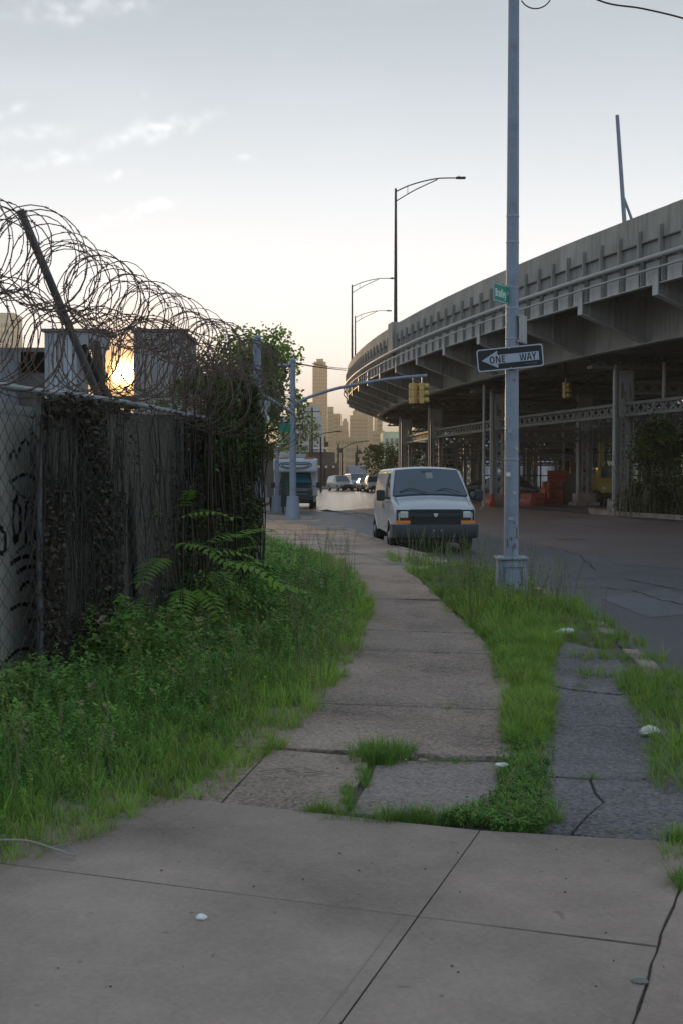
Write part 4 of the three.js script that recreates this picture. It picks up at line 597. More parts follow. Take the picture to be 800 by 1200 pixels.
{
  const r = thing('camper_van', 'white motorhome with a dark truck cab and overcab bunk parked beyond the poles', 'motorhome', [-2.42, -.14, -61.2], .02);
  const cabM = phys(C(.022, .026, .035), .3, { clearcoat: 1 });
  const st = [[-2.2, .5, 1.95, .95, .78, .03, .1], [-.9, .45, 1.95, .95, .76, .03, .1], [-.15, .45, 1.36, .95, .86, .04, .06], [.55, .45, 1.2, .93, .86, .05, .06], [.95, .5, 1.12, .9, .82, .05, .05], [1.0, .52, 1.05, .88, .8, .04, .04]], b = loft(st, 1.0, [0], .42);
  mesh('cab', b.geo, cabM, r, false); mesh('windshield', b.screen(-.18, -.84, .8, .68), phys(C(.05, .2, .26), .06, { clearcoat: 1 }), r, false);
  mesh('grille', [rbox(1.2, .2, .05, .02, 0, .88, 1.0), ], M.black, r, false); mesh('grille_trim', [box(1.3, .03, .06, 0, .99, 1.0), box(1.3, .025, .06, 0, .80, 1.0), box(.1, .14, .06, 0, .88, 1.01)], M.galv, r, false);
  for (const sd of [-1, 1]) { mesh('headlight', rbox(.26, .17, .05, .03, sd * .74, .88, .97), M.lampGlass, r, false); wheel(r, sd * .84, .36, 0, .36, .22, M.galv); wheel(r, sd * .95, .36, -4, .36, .3, M.galv); mesh('side_mirror', [rbox(.2, .3, .1, .03, sd * 1.2, 1.25, -.2), rod(V(sd * .92, 1.2, -.2), V(sd * 1.15, 1.2, -.2), .02)], M.black, r, false); }
  mesh('front_bumper', rbox(1.84, .22, .2, .05, 0, .56, 1.02), M.darkMetal, r, false); mesh('number_plate', rbox(.32, .16, .02, .005, -.12, .62, 1.125), paint(.35, .30, .05, .6), r, false);
  mesh('tow_bar', box(1.5, .1, .1, 0, .36, .9), M.rubber, r);
  const white = phys(C(.72, .75, .80), .4, { clearcoat: .4 });
  mesh('camper_body', [rbox(2.36, 2.05, 5.6, .08, 0, 1.66, -3.75), rbox(2.36, .75, 1.6, .16, 0, 2.3, -.72), box(2.2, .5, 5, 0, .6, -3.9)], white, r);
  mesh('lower_stripe', [box(2.375, .16, 5.4, 0, .98, -3.75)], paint(.12, .15, .2, .5), r);
  mesh('marker_strip', [box(.5, .07, .05, -.62, 2.69, .02), box(.5, .07, .05, .72, 2.69, .02)], M.amber, r);
  const ring = (a, b2, y, z) => { const pts = []; for (let i = 0; i <= 28; i++) { const q = i / 28 * 2 * PI, c = Math.cos(q), s = Math.sin(q); pts.push(V(Math.sign(c) * Math.pow(Math.abs(c), .7) * a, y + s * b2 - .05 * (1 - c * c) * 1.4, z)); } return tube(pts, .022, 5, 56); };
  mesh('brand_swoosh', [ring(.86, .17, 2.34, .09), ring(.74, .09, 2.33, .09)], paint(.03, .05, .08, .5), r, false);
  mesh('roof_unit', [rbox(.9, .25, .9, .06, .1, 2.82, -2.6), rbox(.5, .18, .5, .04, -.6, 2.78, -3.9), rbox(.4, .3, .4, .08, -.35, 2.80, -1.3)], M.galv, r);
  mesh('side_window', [box(2.38, .5, .9, 0, 1.9, -2.6), box(2.38, .5, .9, 0, 1.9, -4.6)], M.glass, r);
}
function car(name, label, p, turn, paintM, kind, group) {
  const v = thing(name, label, kind === 'van' ? 'van' : kind === 'suv' ? 'suv' : 'car', p, turn, group), H = kind === 'van' ? 1.95 : kind === 'suv' ? 1.72 : 1.46;
  const st = kind === 'van' ? [[-2.4, .4, H - .05, .88, .74, .03, .1], [.9, .4, H, .9, .75, .03, .1], [1.7, .4, 1.15, .9, .8, .03, .06], [2.4, .42, .95, .86, .76, .03, .06], [2.45, .45, .85, .84, .74, .03, .05]]
    : [[-2.2, .42, .95, .82, .72, .03, .06], [-2.15, .38, 1.0, .86, .76, .03, .06], [kind === 'suv' ? -2.0 : -1.7, .35, kind === 'suv' ? H - .12 : 1.05, .88, .68, .03, .08], [-1, .35, H, .9, .62, .03, .1], [.1, .35, H, .9, .62, .03, .1], [.95, .35, .98, .9, .76, .04, .06], [2.1, .38, .82, .86, .74, .04, .06], [2.2, .42, .72, .82, .7, .03, .05]];
  const b = loft(st, .9, [1.4, -1.35], .36); mesh('body', b.geo, paintM, v, false);
  mesh('windshield', kind === 'van' ? b.screen(1.62, .98, .78, .68) : b.screen(.88, .2, .74, .58), M.glass, v, false);
  for (const sd of [-1, 1]) { mesh('side_window', b.side(sd, kind === 'van' ? [[.2, 1.2], [1.4, 1.2], [.95, 1.75], [.2, 1.75]] : [[-1.6, 1.0], [.7, 1.0], [.08, H - .17], [-1.05, H - .17]]), M.glass, v, false); for (const z of [1.4, -1.35]) wheel(v, sd * .78, .32, z, .32, .2, M.galv); mesh('headlight', rbox(.32, .14, .1, .04, sd * .62, .7, kind === 'van' ? 2.4 : 2.13), M.lampGlass, v, false); }
  mesh('grille', rbox(.9, .18, .06, .02, 0, .6, kind === 'van' ? 2.44 : 2.18), M.black, v, false); mesh('front_bumper', rbox(1.6, .16, .14, .05, 0, .45, kind === 'van' ? 2.42 : 2.16), M.blackTrim, v, false);
  mesh('underbody', box(1.5, .3, 3.8, 0, .42, 0), M.rubber, v);
  return v;
}
const cp = (r, g, b) => phys(C(r, g, b), .35, { clearcoat: .8, clearcoatRoughness: .1 });
{
  const gd = (px, d) => [(px - 400) / FPX * d, -.14, -d], G = 'vehicles parked along the far side of the bend';
  car('parked_car', 'silver suv parked first in the distant row at the bend', gd(399, 128), .35, cp(.30, .31, .33), 'suv', G);
  car('parked_car', 'grey car behind the silver suv in the distant row', gd(407, 137), .3, cp(.15, .16, .18), 'suv', G);
  car('parked_van', 'pale box van standing between the distant parked cars', gd(415.5, 133), .2, cp(.42, .43, .5), 'van', G);
  car('parked_car', 'dark sedan beside the pale box van in the distance', gd(428.5, 124), .1, cp(.12, .12, .13), 'car', G);
  car('parked_car', 'light suv behind the dark sedan in the distance', gd(426, 152), .1, cp(.40, .38, .36), 'suv', G);
  car('parked_car', 'white suv partly hidden behind the cargo van in the golden light', gd(438, 118), .05, cp(.48, .46, .44), 'suv', G);
  const t = thing('box_truck', 'pale box truck far down the street among the parked cars', 'truck', gd(417, 158), .1); mesh('cargo_box', rbox(2.3, 2.3, 4.5, .05, 0, 1.85, -1), cp(.45, .44, .5), t); const cb = mesh('cab', rbox(2.1, 1.6, 1.6, .25, 0, 1.2, 2.2), cp(.4, .4, .44), t); mesh('windshield', box(1.8, .6, .03, 0, 1.55, 3.01), M.glass, cb); for (const x of [-.9, .9]) for (const z of [2.2, -2.2]) wheel(t, x, .42, z, .42, .3, M.galv);
}
// ---------------------------------------------------------------- traffic signal poles at the corner
function signalHead(label, p, turn, group) {
  const s = thing('traffic_signal', label, 'traffic light', p, turn, group); s.scale.setScalar(.86); const Y = paint(.55, .36, .12, .5);
  mesh('housing', [rbox(.34, .30, .22, .03, 0, .30, 0), rbox(.34, .30, .22, .03, 0, 0, 0), rbox(.34, .30, .22, .03, 0, -.30, 0)], Y, s);
  for (let k = -1; k <= 1; k++) { const vi = mesh('visor', (() => { const g = new THREE.CylinderGeometry(.125, .135, .22, 16, 1, true, -PI * .72, PI * 1.44); g.rotateX(-PI / 2); return g.translate(0, k * .30, .2); })(), std(C(.5, .32, .10), .6, { side: THREE.DoubleSide }), s, false); mesh('lens', new THREE.SphereGeometry(.12, 14, 8, 0, 2 * PI, 0, 1).rotateX(PI / 2).translate(0, k * .3, .055), phys([C(.02, .12, .06), C(.16, .09, .01), C(.16, .015, .015)][k + 1], .2, { clearcoat: 1 }), vi, false); }
  mesh('hanger', [cyl(.03, .03, .28, 8, 0, .58, 0)], M.galv, s); return s;
}
{
  const b = onGround(343.5, 608), d = -b.z, p = thing('signal_pole', 'grey signal pole with a long mast arm reaching over the road', 'traffic light pole', b.toArray());
  const L = (px, py, dd = d) => at(px, py, dd).sub(b), top = L(344.5, 423).y;
  mesh('base', baseBox(.56, .42, .86), M.pole, p); mesh('pole', cyl(.13, .095, top - .8, 12, 0, .8 + (top - .8) / 2, 0), M.pole, p); mesh('cap', new THREE.SphereGeometry(.12, 12, 8).translate(0, top, 0), M.pole, p);
  mesh('mast_arm', tube([L(345, 474), L(360, 466.5), L(390, 456.5), L(430, 448), L(470, 442.5), L(500, 440)], .058, 8, 40), M.pole, p);
  mesh('top_arm', [rod(V(0, top - .12, 0), L(331, 428.5), .06, .05), rbox(.45, .1, .25, .04, ...L(333, 428).toArray())], M.pole, p);
  const g = 'traffic lights hanging from the mast arm', D = d;
  signalHead('left yellow traffic light of the pair hung on the mast arm', at(483.5, 461, D).toArray(), 2.3);
  signalHead('right yellow traffic light of the pair hung on the mast arm', at(494, 461, D - .1).toArray(), 1.35);
  const s = thing('street_name_sign', 'small green street sign on the signal pole beyond the vine', 'street sign', at(334.5, 501, d - .1).toArray(), .25);
  mesh('sign_plate', plate(.5, .32, .02), paint(.01, .20, .12, .5), s); mesh('bracket', box(.12, .04, .05, .25, 0, -.02), M.galv, s);
}
{
  const b = onGround(325, 601), p = thing('signal_pole', 'shorter grey pole on a square base just behind the signal pole', 'traffic light pole', b.toArray()), top = at(325.5, 524, -b.z).y;
  mesh('base', baseBox(.52, .4, .75), M.pole, p); mesh('pole', cyl(.10, .075, top - .7, 10, 0, .7 + (top - .7) / 2, 0), M.pole, p);
  const c = onGround(308.5, 583), q = thing('signal_pole', 'thin grey pole by the dark wall beside the motorhome', 'traffic light pole', c.toArray()), t2 = at(310, 505, -c.z).y;
  mesh('base', baseBox(.75, .5, .9), M.pole, q); mesh('pole', cyl(.12, .09, t2 - .8, 10, 0, .8 + (t2 - .8) / 2, 0), M.pole, q);
  const k = onGround(338, 602.5, 0), cab = thing('relay_box', 'dark green sheet metal cabinet with scrawled graffiti standing behind the signal pole', 'cabinet', [k.x, 0, k.z], .1);
  const gt = canvasTex(256, 512, (x, w, h) => { x.fillStyle = '#1d3230'; x.fillRect(0, 0, w, h); x.strokeStyle = '#6f8a84'; x.lineWidth = 5; for (let i = 0; i < 5; i++) { x.beginPath(); x.moveTo(70, 130 + i * 46); x.bezierCurveTo(120, 80 + i * 48, 150, 190 + i * 42, 90, 160 + i * 50); x.stroke(); } });
  mesh('cabinet', plate(.58, 1.45, .02, .5).translate(0, 1.02, -.5), std(C(.7, .7, .7), .5, { map: gt }), cab, false); mesh('cabinet_legs', [box(.08, .3, .08, -.2, .15, -.2), box(.08, .3, .08, .2, .15, -.2)], M.darkMetal, cab);
  const bin = thing('rubbish_bin', 'small black bin on the pavement beside the shorter pole', 'bin', [onGround(321, 599).x, 0, onGround(321, 599).z]); mesh('bin_body', new THREE.CylinderGeometry(.2, .16, .62, 14).translate(0, .31, 0), M.black, bin); mesh('rim', new THREE.TorusGeometry(.2, .02, 6, 16).rotateX(PI / 2).translate(0, .62, 0), M.blackTrim, bin);
}

// ---------------------------------------------------------------- elevated highway on steel bents, curving away
const VR = 211, VX = 211.4, VD = 107, S_BEND = -8, R_BEND = 80;      // plan of the outer edge: a wide arc that tightens past its nearest bearing to us
const turnAt = (s) => s <= S_BEND ? s / VR : S_BEND / VR + (s - S_BEND) / R_BEND;
const onDeck = (s, o, y) => {
  const a = turnAt(s), q = Math.min(s, S_BEND) / VR; let x = VX - VR * Math.cos(q), d = VD + VR * Math.sin(q);
  if (s > S_BEND) { x += R_BEND * (Math.cos(q) - Math.cos(a)); d += R_BEND * (Math.sin(a) - Math.sin(q)); }
  return V(x + o * Math.cos(a), y, -(d - o * Math.sin(a)));
};
function arcBox(s0, s1, o0, o1, y0, y1, n = Math.max(1, Math.ceil((s1 - s0) / 2.5))) {
  const pos = [], idx = []; const quad = (a, b, c, d) => { const k = pos.length / 3; for (const p of [a, b, c, d]) pos.push(p.x, p.y, p.z); idx.push(k, k + 1, k + 2, k, k + 2, k + 3); };
  for (let i = 0; i < n; i++) {
    const a = lerp(s0, s1, i / n), b = lerp(s0, s1, (i + 1) / n), p = (s, o, y) => onDeck(s, o, y);
    quad(p(a, o0, y0), p(b, o0, y0), p(b, o0, y1), p(a, o0, y1)); quad(p(b, o1, y0), p(a, o1, y0), p(a, o1, y1), p(b, o1, y1));
    quad(p(a, o0, y1), p(b, o0, y1), p(b, o1, y1), p(a, o1, y1)); quad(p(a, o1, y0), p(b, o1, y0), p(b, o0, y0), p(a, o0, y0));
    if (!i) quad(p(a, o1, y0), p(a, o0, y0), p(a, o0, y1), p(a, o1, y1)); if (i === n - 1) quad(p(b, o0, y0), p(b, o1, y0), p(b, o1, y1), p(b, o0, y1));
  }
  const g = new THREE.BufferGeometry(); g.setAttribute('position', new THREE.Float32BufferAttribute(pos, 3)); g.setIndex(idx); const q = g.toNonIndexed(); q.computeVertexNormals(); return q;
}
{
  const hw = thing('elevated_highway', 'long grey elevated highway curving away on steel bents at the right', 'viaduct', [0, 0, 0]);
  const S0 = -84, S1 = 64, BAY = 5.3, bents = [-72.7, -56.8, -40.9, -25, -9.1, 6.8, 22.7, 38.6, 54.5];
  const place = (m, s) => { m.position.copy(onDeck(s, 0, 0)); m.rotation.y = -turnAt(s); return m; };
  mesh('deck', [arcBox(S0, S1, .2, 23.8, 8.95, 9.3)], M.deckConcrete, hw);
  // parapet panels with open joints, a ledge, and the band below them
  const tones = [M.deckConcrete, grimy(.335, .31, .275, .9), grimy(.385, .36, .32, .9)];
  for (let s = S0; s < S1; s += BAY / 2) { const far = s > 6; mesh('parapet_panel', arcBox(s + .01, s + BAY / 2 - .01, rr(-.004, .004), .22, 9.98, 11.0 + rr(-.006, .006), 1), tones[Math.floor(rnd() * 3)], hw); }
  for (let s = S0; s < S1; s += BAY) { mesh('parapet_band', arcBox(s + .01, s + BAY - .01, .07, .2, 9.3, 9.975, 2), grimy(.28, .27, .255, .85), hw); }
  mesh('ledge', arcBox(S0, S1, -.05, .08, 9.94, 9.98), M.steelDark, hw);
  mesh('far_parapet', arcBox(S0, S1, 23.6, 23.85, 9.3, 10.4), M.deckConcrete, hw);
  // posts bolted to the parapet face
  const postM = grimy(.30, .285, .26, .8);
  const postG = boxUV(join([box(.10, 1.06, .11, -.085, 9.86, 0), box(.02, 1.12, .14, -.03, 9.86, 0)]));
  for (let s = S0 + .4; s < 32; s += BAY / 4) { const m = new THREE.Mesh(postG, postM); m.name = 'parapet_post'; m.castShadow = m.receiveShadow = true; place(m, s); hw.add(m); }
  // two pipes, the fascia with pale panels between stiffeners
  const pipe = (o, y, r, n, mat) => mesh(n, tube(Array.from({ length: 75 }, (_, i) => onDeck(lerp(S0, 34, i / 74), o, y)), r, 8, 150), mat, hw, false);
  pipe(-.26, 9.28, .095, 'drain_pipe', M.steelLight); pipe(-.30, 8.86, .045, 'conduit', M.steelLight);
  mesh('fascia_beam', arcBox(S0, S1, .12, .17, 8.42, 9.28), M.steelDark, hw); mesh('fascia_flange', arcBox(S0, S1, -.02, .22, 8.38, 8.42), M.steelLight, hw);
  const panG = boxUV(join([box(.02, .48, .86, .07, 8.66, 0), box(.02, .30, .86, .085, 9.06, 0)])), stG = boxUV(box(.16, .84, .05, .06, 8.86, 0)), brG = boxUV(box(.22, .03, .1, -.16, 9.16, 0));
  for (let s = S0 + .4, k = 0; s < 32; s += BAY / 4, k++) { const m = new THREE.Mesh(panG, M.steelLight); m.name = 'fascia_panel'; m.castShadow = m.receiveShadow = true; place(m, s + BAY / 8); hw.add(m); const t = new THREE.Mesh(stG, M.steel); t.name = 'stiffener'; t.castShadow = t.receiveShadow = true; place(t, s); hw.add(t); const b = new THREE.Mesh(brG, M.steel); b.name = 'pipe_hanger'; b.castShadow = true; place(b, s); hw.add(b); }
  // girders and cantilever brackets
  for (const [o, y0] of [[2.9, 6.95], [8.4, 7.1], [13.6, 7.1], [18.8, 7.1], [22.6, 7.4]]) { mesh('girder_web', arcBox(S0, S1, o, o + .04, y0, 8.93), M.steel, hw); mesh('girder_flange', [arcBox(S0, S1, o - .2, o + .24, y0 - .05, y0), arcBox(S0, S1, o - .18, o + .22, 8.88, 8.93)], M.steel, hw); }
  const plateG = (pts, w) => { const s = new THREE.Shape(pts.map(([x, y]) => new THREE.Vector2(x, y))); return new THREE.ExtrudeGeometry(s, { depth: w, bevelEnabled: false }).translate(0, 0, -w / 2); };
  const bracket = [['bracket_web', boxUV(plateG([[-.02, 8.03], [2.9, 6.98], [2.9, 8.9], [-.02, 8.9]], .03)), M.steel], ['bracket_flange', boxUV(join([beam(V(-.02, 8.0, 0), V(2.75, 7.0, 0), .34, .04), box(.05, 1.0, .34, -.05, 8.48, 0)])), M.steelLight], ['bracket_stiffener', boxUV(join([box(.10, 1.3, .24, 1.4, 8.15, 0), box(.1, .5, .2, .35, 8.18, 0)])), M.steel]];
  const floorbeam = boxUV(join([box(19.6, .04, .3, 12.7, 7.9, 0), box(19.6, .9, .03, 12.7, 8.4, 0)]));
  for (let k = -2; k < 26; k++) { const s = bents[0] + k * BAY; if (s < S0 || s > S1) continue; const g = new THREE.Group(); g.name = 'bracket'; place(g, s); hw.add(g); for (const [n, ge, ma] of bracket) { const m = new THREE.Mesh(ge, ma); m.name = n; m.castShadow = m.receiveShadow = true; g.add(m); } const f = new THREE.Mesh(floorbeam, M.steel); f.name = 'floor_beam'; f.castShadow = f.receiveShadow = true; place(f, s); hw.add(f);
    // deck stringers show as dark lines between the floor beams
  }
  for (const o of [1.5, 4.6, 6.4, 10.2, 11.9, 15.4, 17.1, 20.8]) mesh('stringer', arcBox(S0, S1, o, o + .2, 8.5, 8.92), M.steelDark, hw);
  // diagonal bracing under the deck and the bents themselves
  const lattice = (a, b, h, w, n) => { const out = [], U = V(0, h / 2, 0); out.push(beam(a.clone().add(U), b.clone().add(U), w, .13), beam(a.clone().sub(U), b.clone().sub(U), w, .13)); for (let i = 0; i < n; i++) { const p = a.clone().lerp(b, i / n), q = a.clone().lerp(b, (i + 1) / n); for (const z of [-w / 2 + .01, w / 2 - .01]) { const Z = V(0, 0, z); out.push(beam(p.clone().add(U).add(Z), q.clone().sub(U).add(Z), .012, .07), beam(p.clone().sub(U).add(Z), q.clone().add(U).add(Z), .012, .07)); } } return out; };
  const portal = (() => { const s = new THREE.Shape([[-.36, 4.25], [.36, 4.25], [.36, 6.35], [-.36, 6.35]].map((p) => new THREE.Vector2(...p))); const tri = (x, y, w, h, up) => { const p = new THREE.Path(); p.moveTo(x - w, up ? y - h : y + h); p.lineTo(x + w, up ? y - h : y + h); p.lineTo(x + w * .2, up ? y + h : y - h); p.lineTo(x - w * .2, up ? y + h : y - h); p.closePath(); s.holes.push(p); }; tri(-.16, 5.45, .10, .36, true); tri(.02, 5.05, .1, .36, false); tri(.2, 5.45, .1, .36, true); return new THREE.ExtrudeGeometry(s, { depth: .04, bevelEnabled: false }); })();
  const colLeg = (x) => join([box(.045, 6.6, .36, x - .115, 3.2, 0), box(.045, 6.6, .36, x + .115, 3.2, 0), box(.23, 6.6, .04, x, 3.2, 0)]);
  const cols = [4.9, 10.2, 15.6, 20.8];
  const legG = boxUV(join([colLeg(-.31), colLeg(.31)])), lacePieces = []; for (let y = .9; y < 4.1; y += .5) for (const z of [-.17, .17]) lacePieces.push(beam(V(-.22, y, z), V(.22, y + .5, z), .012, .05), beam(V(.22, y, z), V(-.22, y + .5, z), .012, .05)); lacePieces.push(portal.clone().translate(0, 0, .17), portal.clone().translate(0, 0, -.21));
  const laceG = boxUV(join(lacePieces)), footG = boxUV(join([rbox(1.15, .75, .9, .06, 0, .2, 0), rbox(1.5, .3, 1.2, .04, 0, -.1, 0)])), capG = boxUV(join(lattice(V(3.2, 6.75, 0), V(22.4, 6.75, 0), .55, .5, 26))), strutG = boxUV(join(lattice(V(5.4, 4.0, 0), V(20.4, 4.0, 0), .7, .34, 26))), strut3G = boxUV(join(lattice(V(5.4, 2.9, 0), V(20.4, 2.9, 0), .35, .2, 34))), strut2G = boxUV(join(lattice(V(5.4, 5.6, 0), V(20.4, 5.6, 0), .5, .3, 22))), spG = boxUV(cyl(.075, .075, 6.6, 8, -.56, 3.3, .2));
  bents.forEach((s, i) => {
    const put = (n, g, m, x = 0) => { const q = new THREE.Mesh(g, m); q.name = n; q.castShadow = q.receiveShadow = true; const p = onDeck(s, x, 0); q.position.copy(p); q.rotation.y = -turnAt(s); hw.add(q); return q; };
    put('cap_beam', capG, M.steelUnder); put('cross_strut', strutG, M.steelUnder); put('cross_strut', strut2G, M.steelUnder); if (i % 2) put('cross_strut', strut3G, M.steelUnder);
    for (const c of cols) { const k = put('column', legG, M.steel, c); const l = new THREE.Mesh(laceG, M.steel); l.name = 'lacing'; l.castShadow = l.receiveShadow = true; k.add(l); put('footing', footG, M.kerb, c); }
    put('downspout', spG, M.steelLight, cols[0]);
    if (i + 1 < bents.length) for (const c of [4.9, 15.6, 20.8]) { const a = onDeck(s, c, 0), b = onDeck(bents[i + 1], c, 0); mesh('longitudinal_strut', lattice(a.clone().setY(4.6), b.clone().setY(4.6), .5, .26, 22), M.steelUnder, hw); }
    if (i + 1 < bents.length) mesh('sway_brace', [beam(onDeck(s, 4.9, 7.0), onDeck(bents[i + 1], 10.2, 7.0), .12, .12), beam(onDeck(s, 10.2, 7.0), onDeck(bents[i + 1], 4.9, 7.0), .12, .12), beam(onDeck(s, 15.6, 7.0), onDeck(bents[i + 1], 10.2, 7.0), .12, .12)], M.steelDark, hw);
  });
  // block where the first lamp stands
  const lampS = (d) => Math.asin((d - VD) / VR) * VR;
  for (const d of [72.6]) { const s = lampS(d); mesh('lamp_pedestal', arcBox(s - .75, s + .55, -.22, .35, 9.3, 11.15, 1), M.deckConcrete, hw); }
}
{
  const G = 'lamps along the elevated highway'; let proto;
  const spots = [[72.6, 0, 'tall highway lamp standing nearest on the parapet pedestal'], [105, .05, 'second highway lamp beyond the near one, at the end of the visible curve'], [110, .1, 'third and farthest highway lamp just above the bend of the parapet']];
  for (const [d, t, label] of spots) {
    const s = d < 101 ? Math.asin((d - VD) / VR) * VR : d - 107, p = onDeck(s, d > 100 ? .4 : .15, d > 108 ? 9.9 : 11);
    if (!proto) {
      proto = thing('highway_lamp', label, 'street light', p.toArray(), t, G);
      mesh('pole', cyl(.12, .07, 8.55, 10, 0, 4.27, 0), M.darkMetal, proto); mesh('base_plate', box(.4, .06, .4, 0, .15, 0), M.darkMetal, proto);
      mesh('upper_arm', tube([V(0, 8.35, 0), V(.9, 8.75, 0), V(2.5, 9.15, 0), V(3.8, 9.2, 0)], .04, 6, 20), M.darkMetal, proto); mesh('lower_arm', tube([V(0, 7.75, 0), V(1.2, 8.45, 0), V(2.6, 9.1, 0)], .035, 6, 16), M.darkMetal, proto); mesh('brace', rod(V(.75, 8.2, 0), V(.75, 8.68, 0), .02), M.darkMetal, proto);
      mesh('luminaire', [rbox(.62, .13, .26, .05, 4.05, 9.2, 0), cyl(.04, .03, .08, 8, 3.95, 9.3, 0)], M.darkMetal, proto);
    } else { const c = copyOf(proto, p.toArray(), t, label); c.scale.setScalar(d > 108 ? .8 : .92); }
  }
  const d = 43.2, b = onDeck(Math.asin((d - VD) / VR) * VR, .1, 10.6), m = thing('bare_mast', 'bare leaning steel mast with a short side brace on the highway parapet', 'mast', b.toArray());
  const T = (px, py) => at(px, py, d).sub(b);
  mesh('mast_pole', rod(T(731.5, 268), T(722.5, 135), .085, .07, 8), M.pole, m); mesh('side_brace', rod(T(742, 264), T(730, 231), .06, .05, 8), M.pole, m);
  tag(mesh('overhead_wire', [tube([at(348, 426, 44), at(372, 430, 60), at(405, 434, 106)], .03, 4, 12), tube([at(366, 426, 60), at(385, 430, 80), at(406, 432, 106)], .025, 4, 12)], M.rubber), 'pair of thin wires from the signal pole towards the highway', 'wire');
  signalHead('lone yellow traffic light hanging below the highway girders', at(662, 457.5, 57).toArray(), .75);
  const h = thing('signal_hanger', 'thin dark pipe holding the lone traffic light under the highway', 'pipe', at(662, 452, 57).toArray()); mesh('pipe', cyl(.035, .035, 1.0, 8, 0, 1.05, 0), M.darkMetal, h); mesh('clamp', box(.14, .06, .14, 0, 1.5, 0), M.darkMetal, h);
}
{
  // island, fence, barriers and machines under the deck
  const isl = struct('traffic_island', slab([[11.6, 52.8], [12.6, 49.6], [13.6, 46.5], [16, 41.5], [22, 36], [30, 34], [30, 60], [14, 60], [12, 56]], -.2, -.02), M.dirt);
  const kb = structGroup('island_kerb'), kp = [[12.1, 56], [11.5, 52.8], [12.5, 49.5], [13.5, 46.5], [15.9, 41.4], [21.9, 35.9], [30, 33.9]];
  for (let i = 1; i < kp.length; i++) { const n = Math.max(1, Math.round(Math.hypot(kp[i][0] - kp[i - 1][0], kp[i][1] - kp[i - 1][1]) / 2.2)); for (let k = 0; k < n; k++) { const L = (q) => V(lerp(kp[i - 1][0], kp[i][0], q), -.06, -lerp(kp[i - 1][1], kp[i][1], q)); mesh('kerb_stone', beam(L((k + .01) / n), L((k + .99) / n), .2, .22), M.concrete, kb); } }
  let proto; const bar = (px, d, y, ry, label) => { const p = at(px, 590, d).setY(-.14 + y), g = 'red plastic barriers stored under the highway'; if (!proto) { proto = thing('red_barrier', label, 'barrier', p.toArray(), ry, g); proto.scale.setScalar(.66); const s = new THREE.Shape([[-.28, 0], [.28, 0], [.28, .25], [.12, .55], [.1, 1.0], [-.1, 1.0], [-.12, .55], [-.28, .25]].map((q) => new THREE.Vector2(...q))); mesh('barrier_shell', new THREE.ExtrudeGeometry(s, { depth: 1.75, bevelSize: .03, bevelThickness: .03, bevelSegments: 2 }).translate(0, .02, -.88), M.red, proto); for (const z of [-.5, .5]) mesh('recess', box(.42, .18, .3, 0, .42, z), std(C(.3, .03, .025), .7), proto); mesh('filler_cap', cyl(.07, .07, .04, 10, 0, 1.05, 0), M.rubber, proto); } else copyOf(proto, p.toArray(), ry, label); };
  [[572, 66, 0, .3, 'red barrier standing just right of the white van under the highway'], [586, 67, 0, 1.2, 'red barrier immediately left of the street light pole, far behind it'], [617, 68, 0, .4, 'low red barrier standing first right of the street light pole'], [625, 70, 0, 1.5, 'low red barrier second right of the street light pole'], [635, 71, 0, .2, 'red barrier set upright at the left foot of the tall stack'], [641, 72, 0, .1, 'red barrier at the bottom of the tall stack'], [648, 72, 0, 1.5, 'red barrier at the bottom right of the tall stack'], [648, 72.2, .69, 1.5, 'red barrier in the middle of the tall stack'], [652, 72.4, 1.38, 1.4, 'red barrier topmost in the tall stack'], [678, 74, 1.9, 1.5, 'red barrier lying on the concrete block'], [640, 72.4, .69, .2, 'red barrier leaning on the left shoulder of the tall stack']].forEach((a) => bar(...a));
  const G2 = 'cars left in the dark yard under the highway';
  [[604, 84, .9, [.05, .05, .055], 'suv', 'dark suv standing in the yard under the highway left of the red stack'], [575, 90, 1.3, [.12, .12, .13], 'car', 'grey car in the yard under the highway behind the white van'], [694, 82, -.8, [.16, .15, .14], 'van', 'dull van in the yard under the highway by the concrete block'], [530, 94, 1.2, [.2, .2, .2], 'suv', 'grey suv under the far columns seen over the van roof']].forEach(([px, d, t, c, k, l]) => car('parked_car', l, at(px, 590, d).setY(-.14).toArray(), t, cp(...c), k, G2));
  [[566, 62, 6.6], [600, 80, 5.5], [607, 77, 5.2], [628, 88, 6], [659, 80, 5.5], [700, 78, 5.6], [706, 90, 6]].forEach(([px, d, h], i) => { const p = thing('steel_post', ['thin grey post behind the van mirror under the highway', 'thin post just right of the street light pole under the highway', 'second thin post right of the street light pole under the highway', 'thin post left of the red stack', 'thin post rising behind the red stack', 'thin post near the yellow truck', 'far thin post behind the yellow truck'][i], 'post', at(px, 590, d).setY(-.14).toArray()); mesh('shaft', cyl(.08, .07, h, 8, 0, h / 2, 0), M.steel, p); mesh('base_plate', box(.3, .04, .3, 0, .02, 0), M.steelDark, p); });
  const blk = thing('concrete_block', 'large grey green concrete block under the highway beside the stacked red barriers', 'concrete block', at(674, 592, 73.5).setY(-.14).toArray(), .15); mesh('block', rbox(2.3, 1.95, 1.4, .05, 0, .97, 0), weather(.24, .25, .23, .9), blk); mesh('pale_edge', rbox(.4, 2.0, 1.44, .04, -1.2, 1.0, 0), weather(.42, .43, .36, .9), blk);
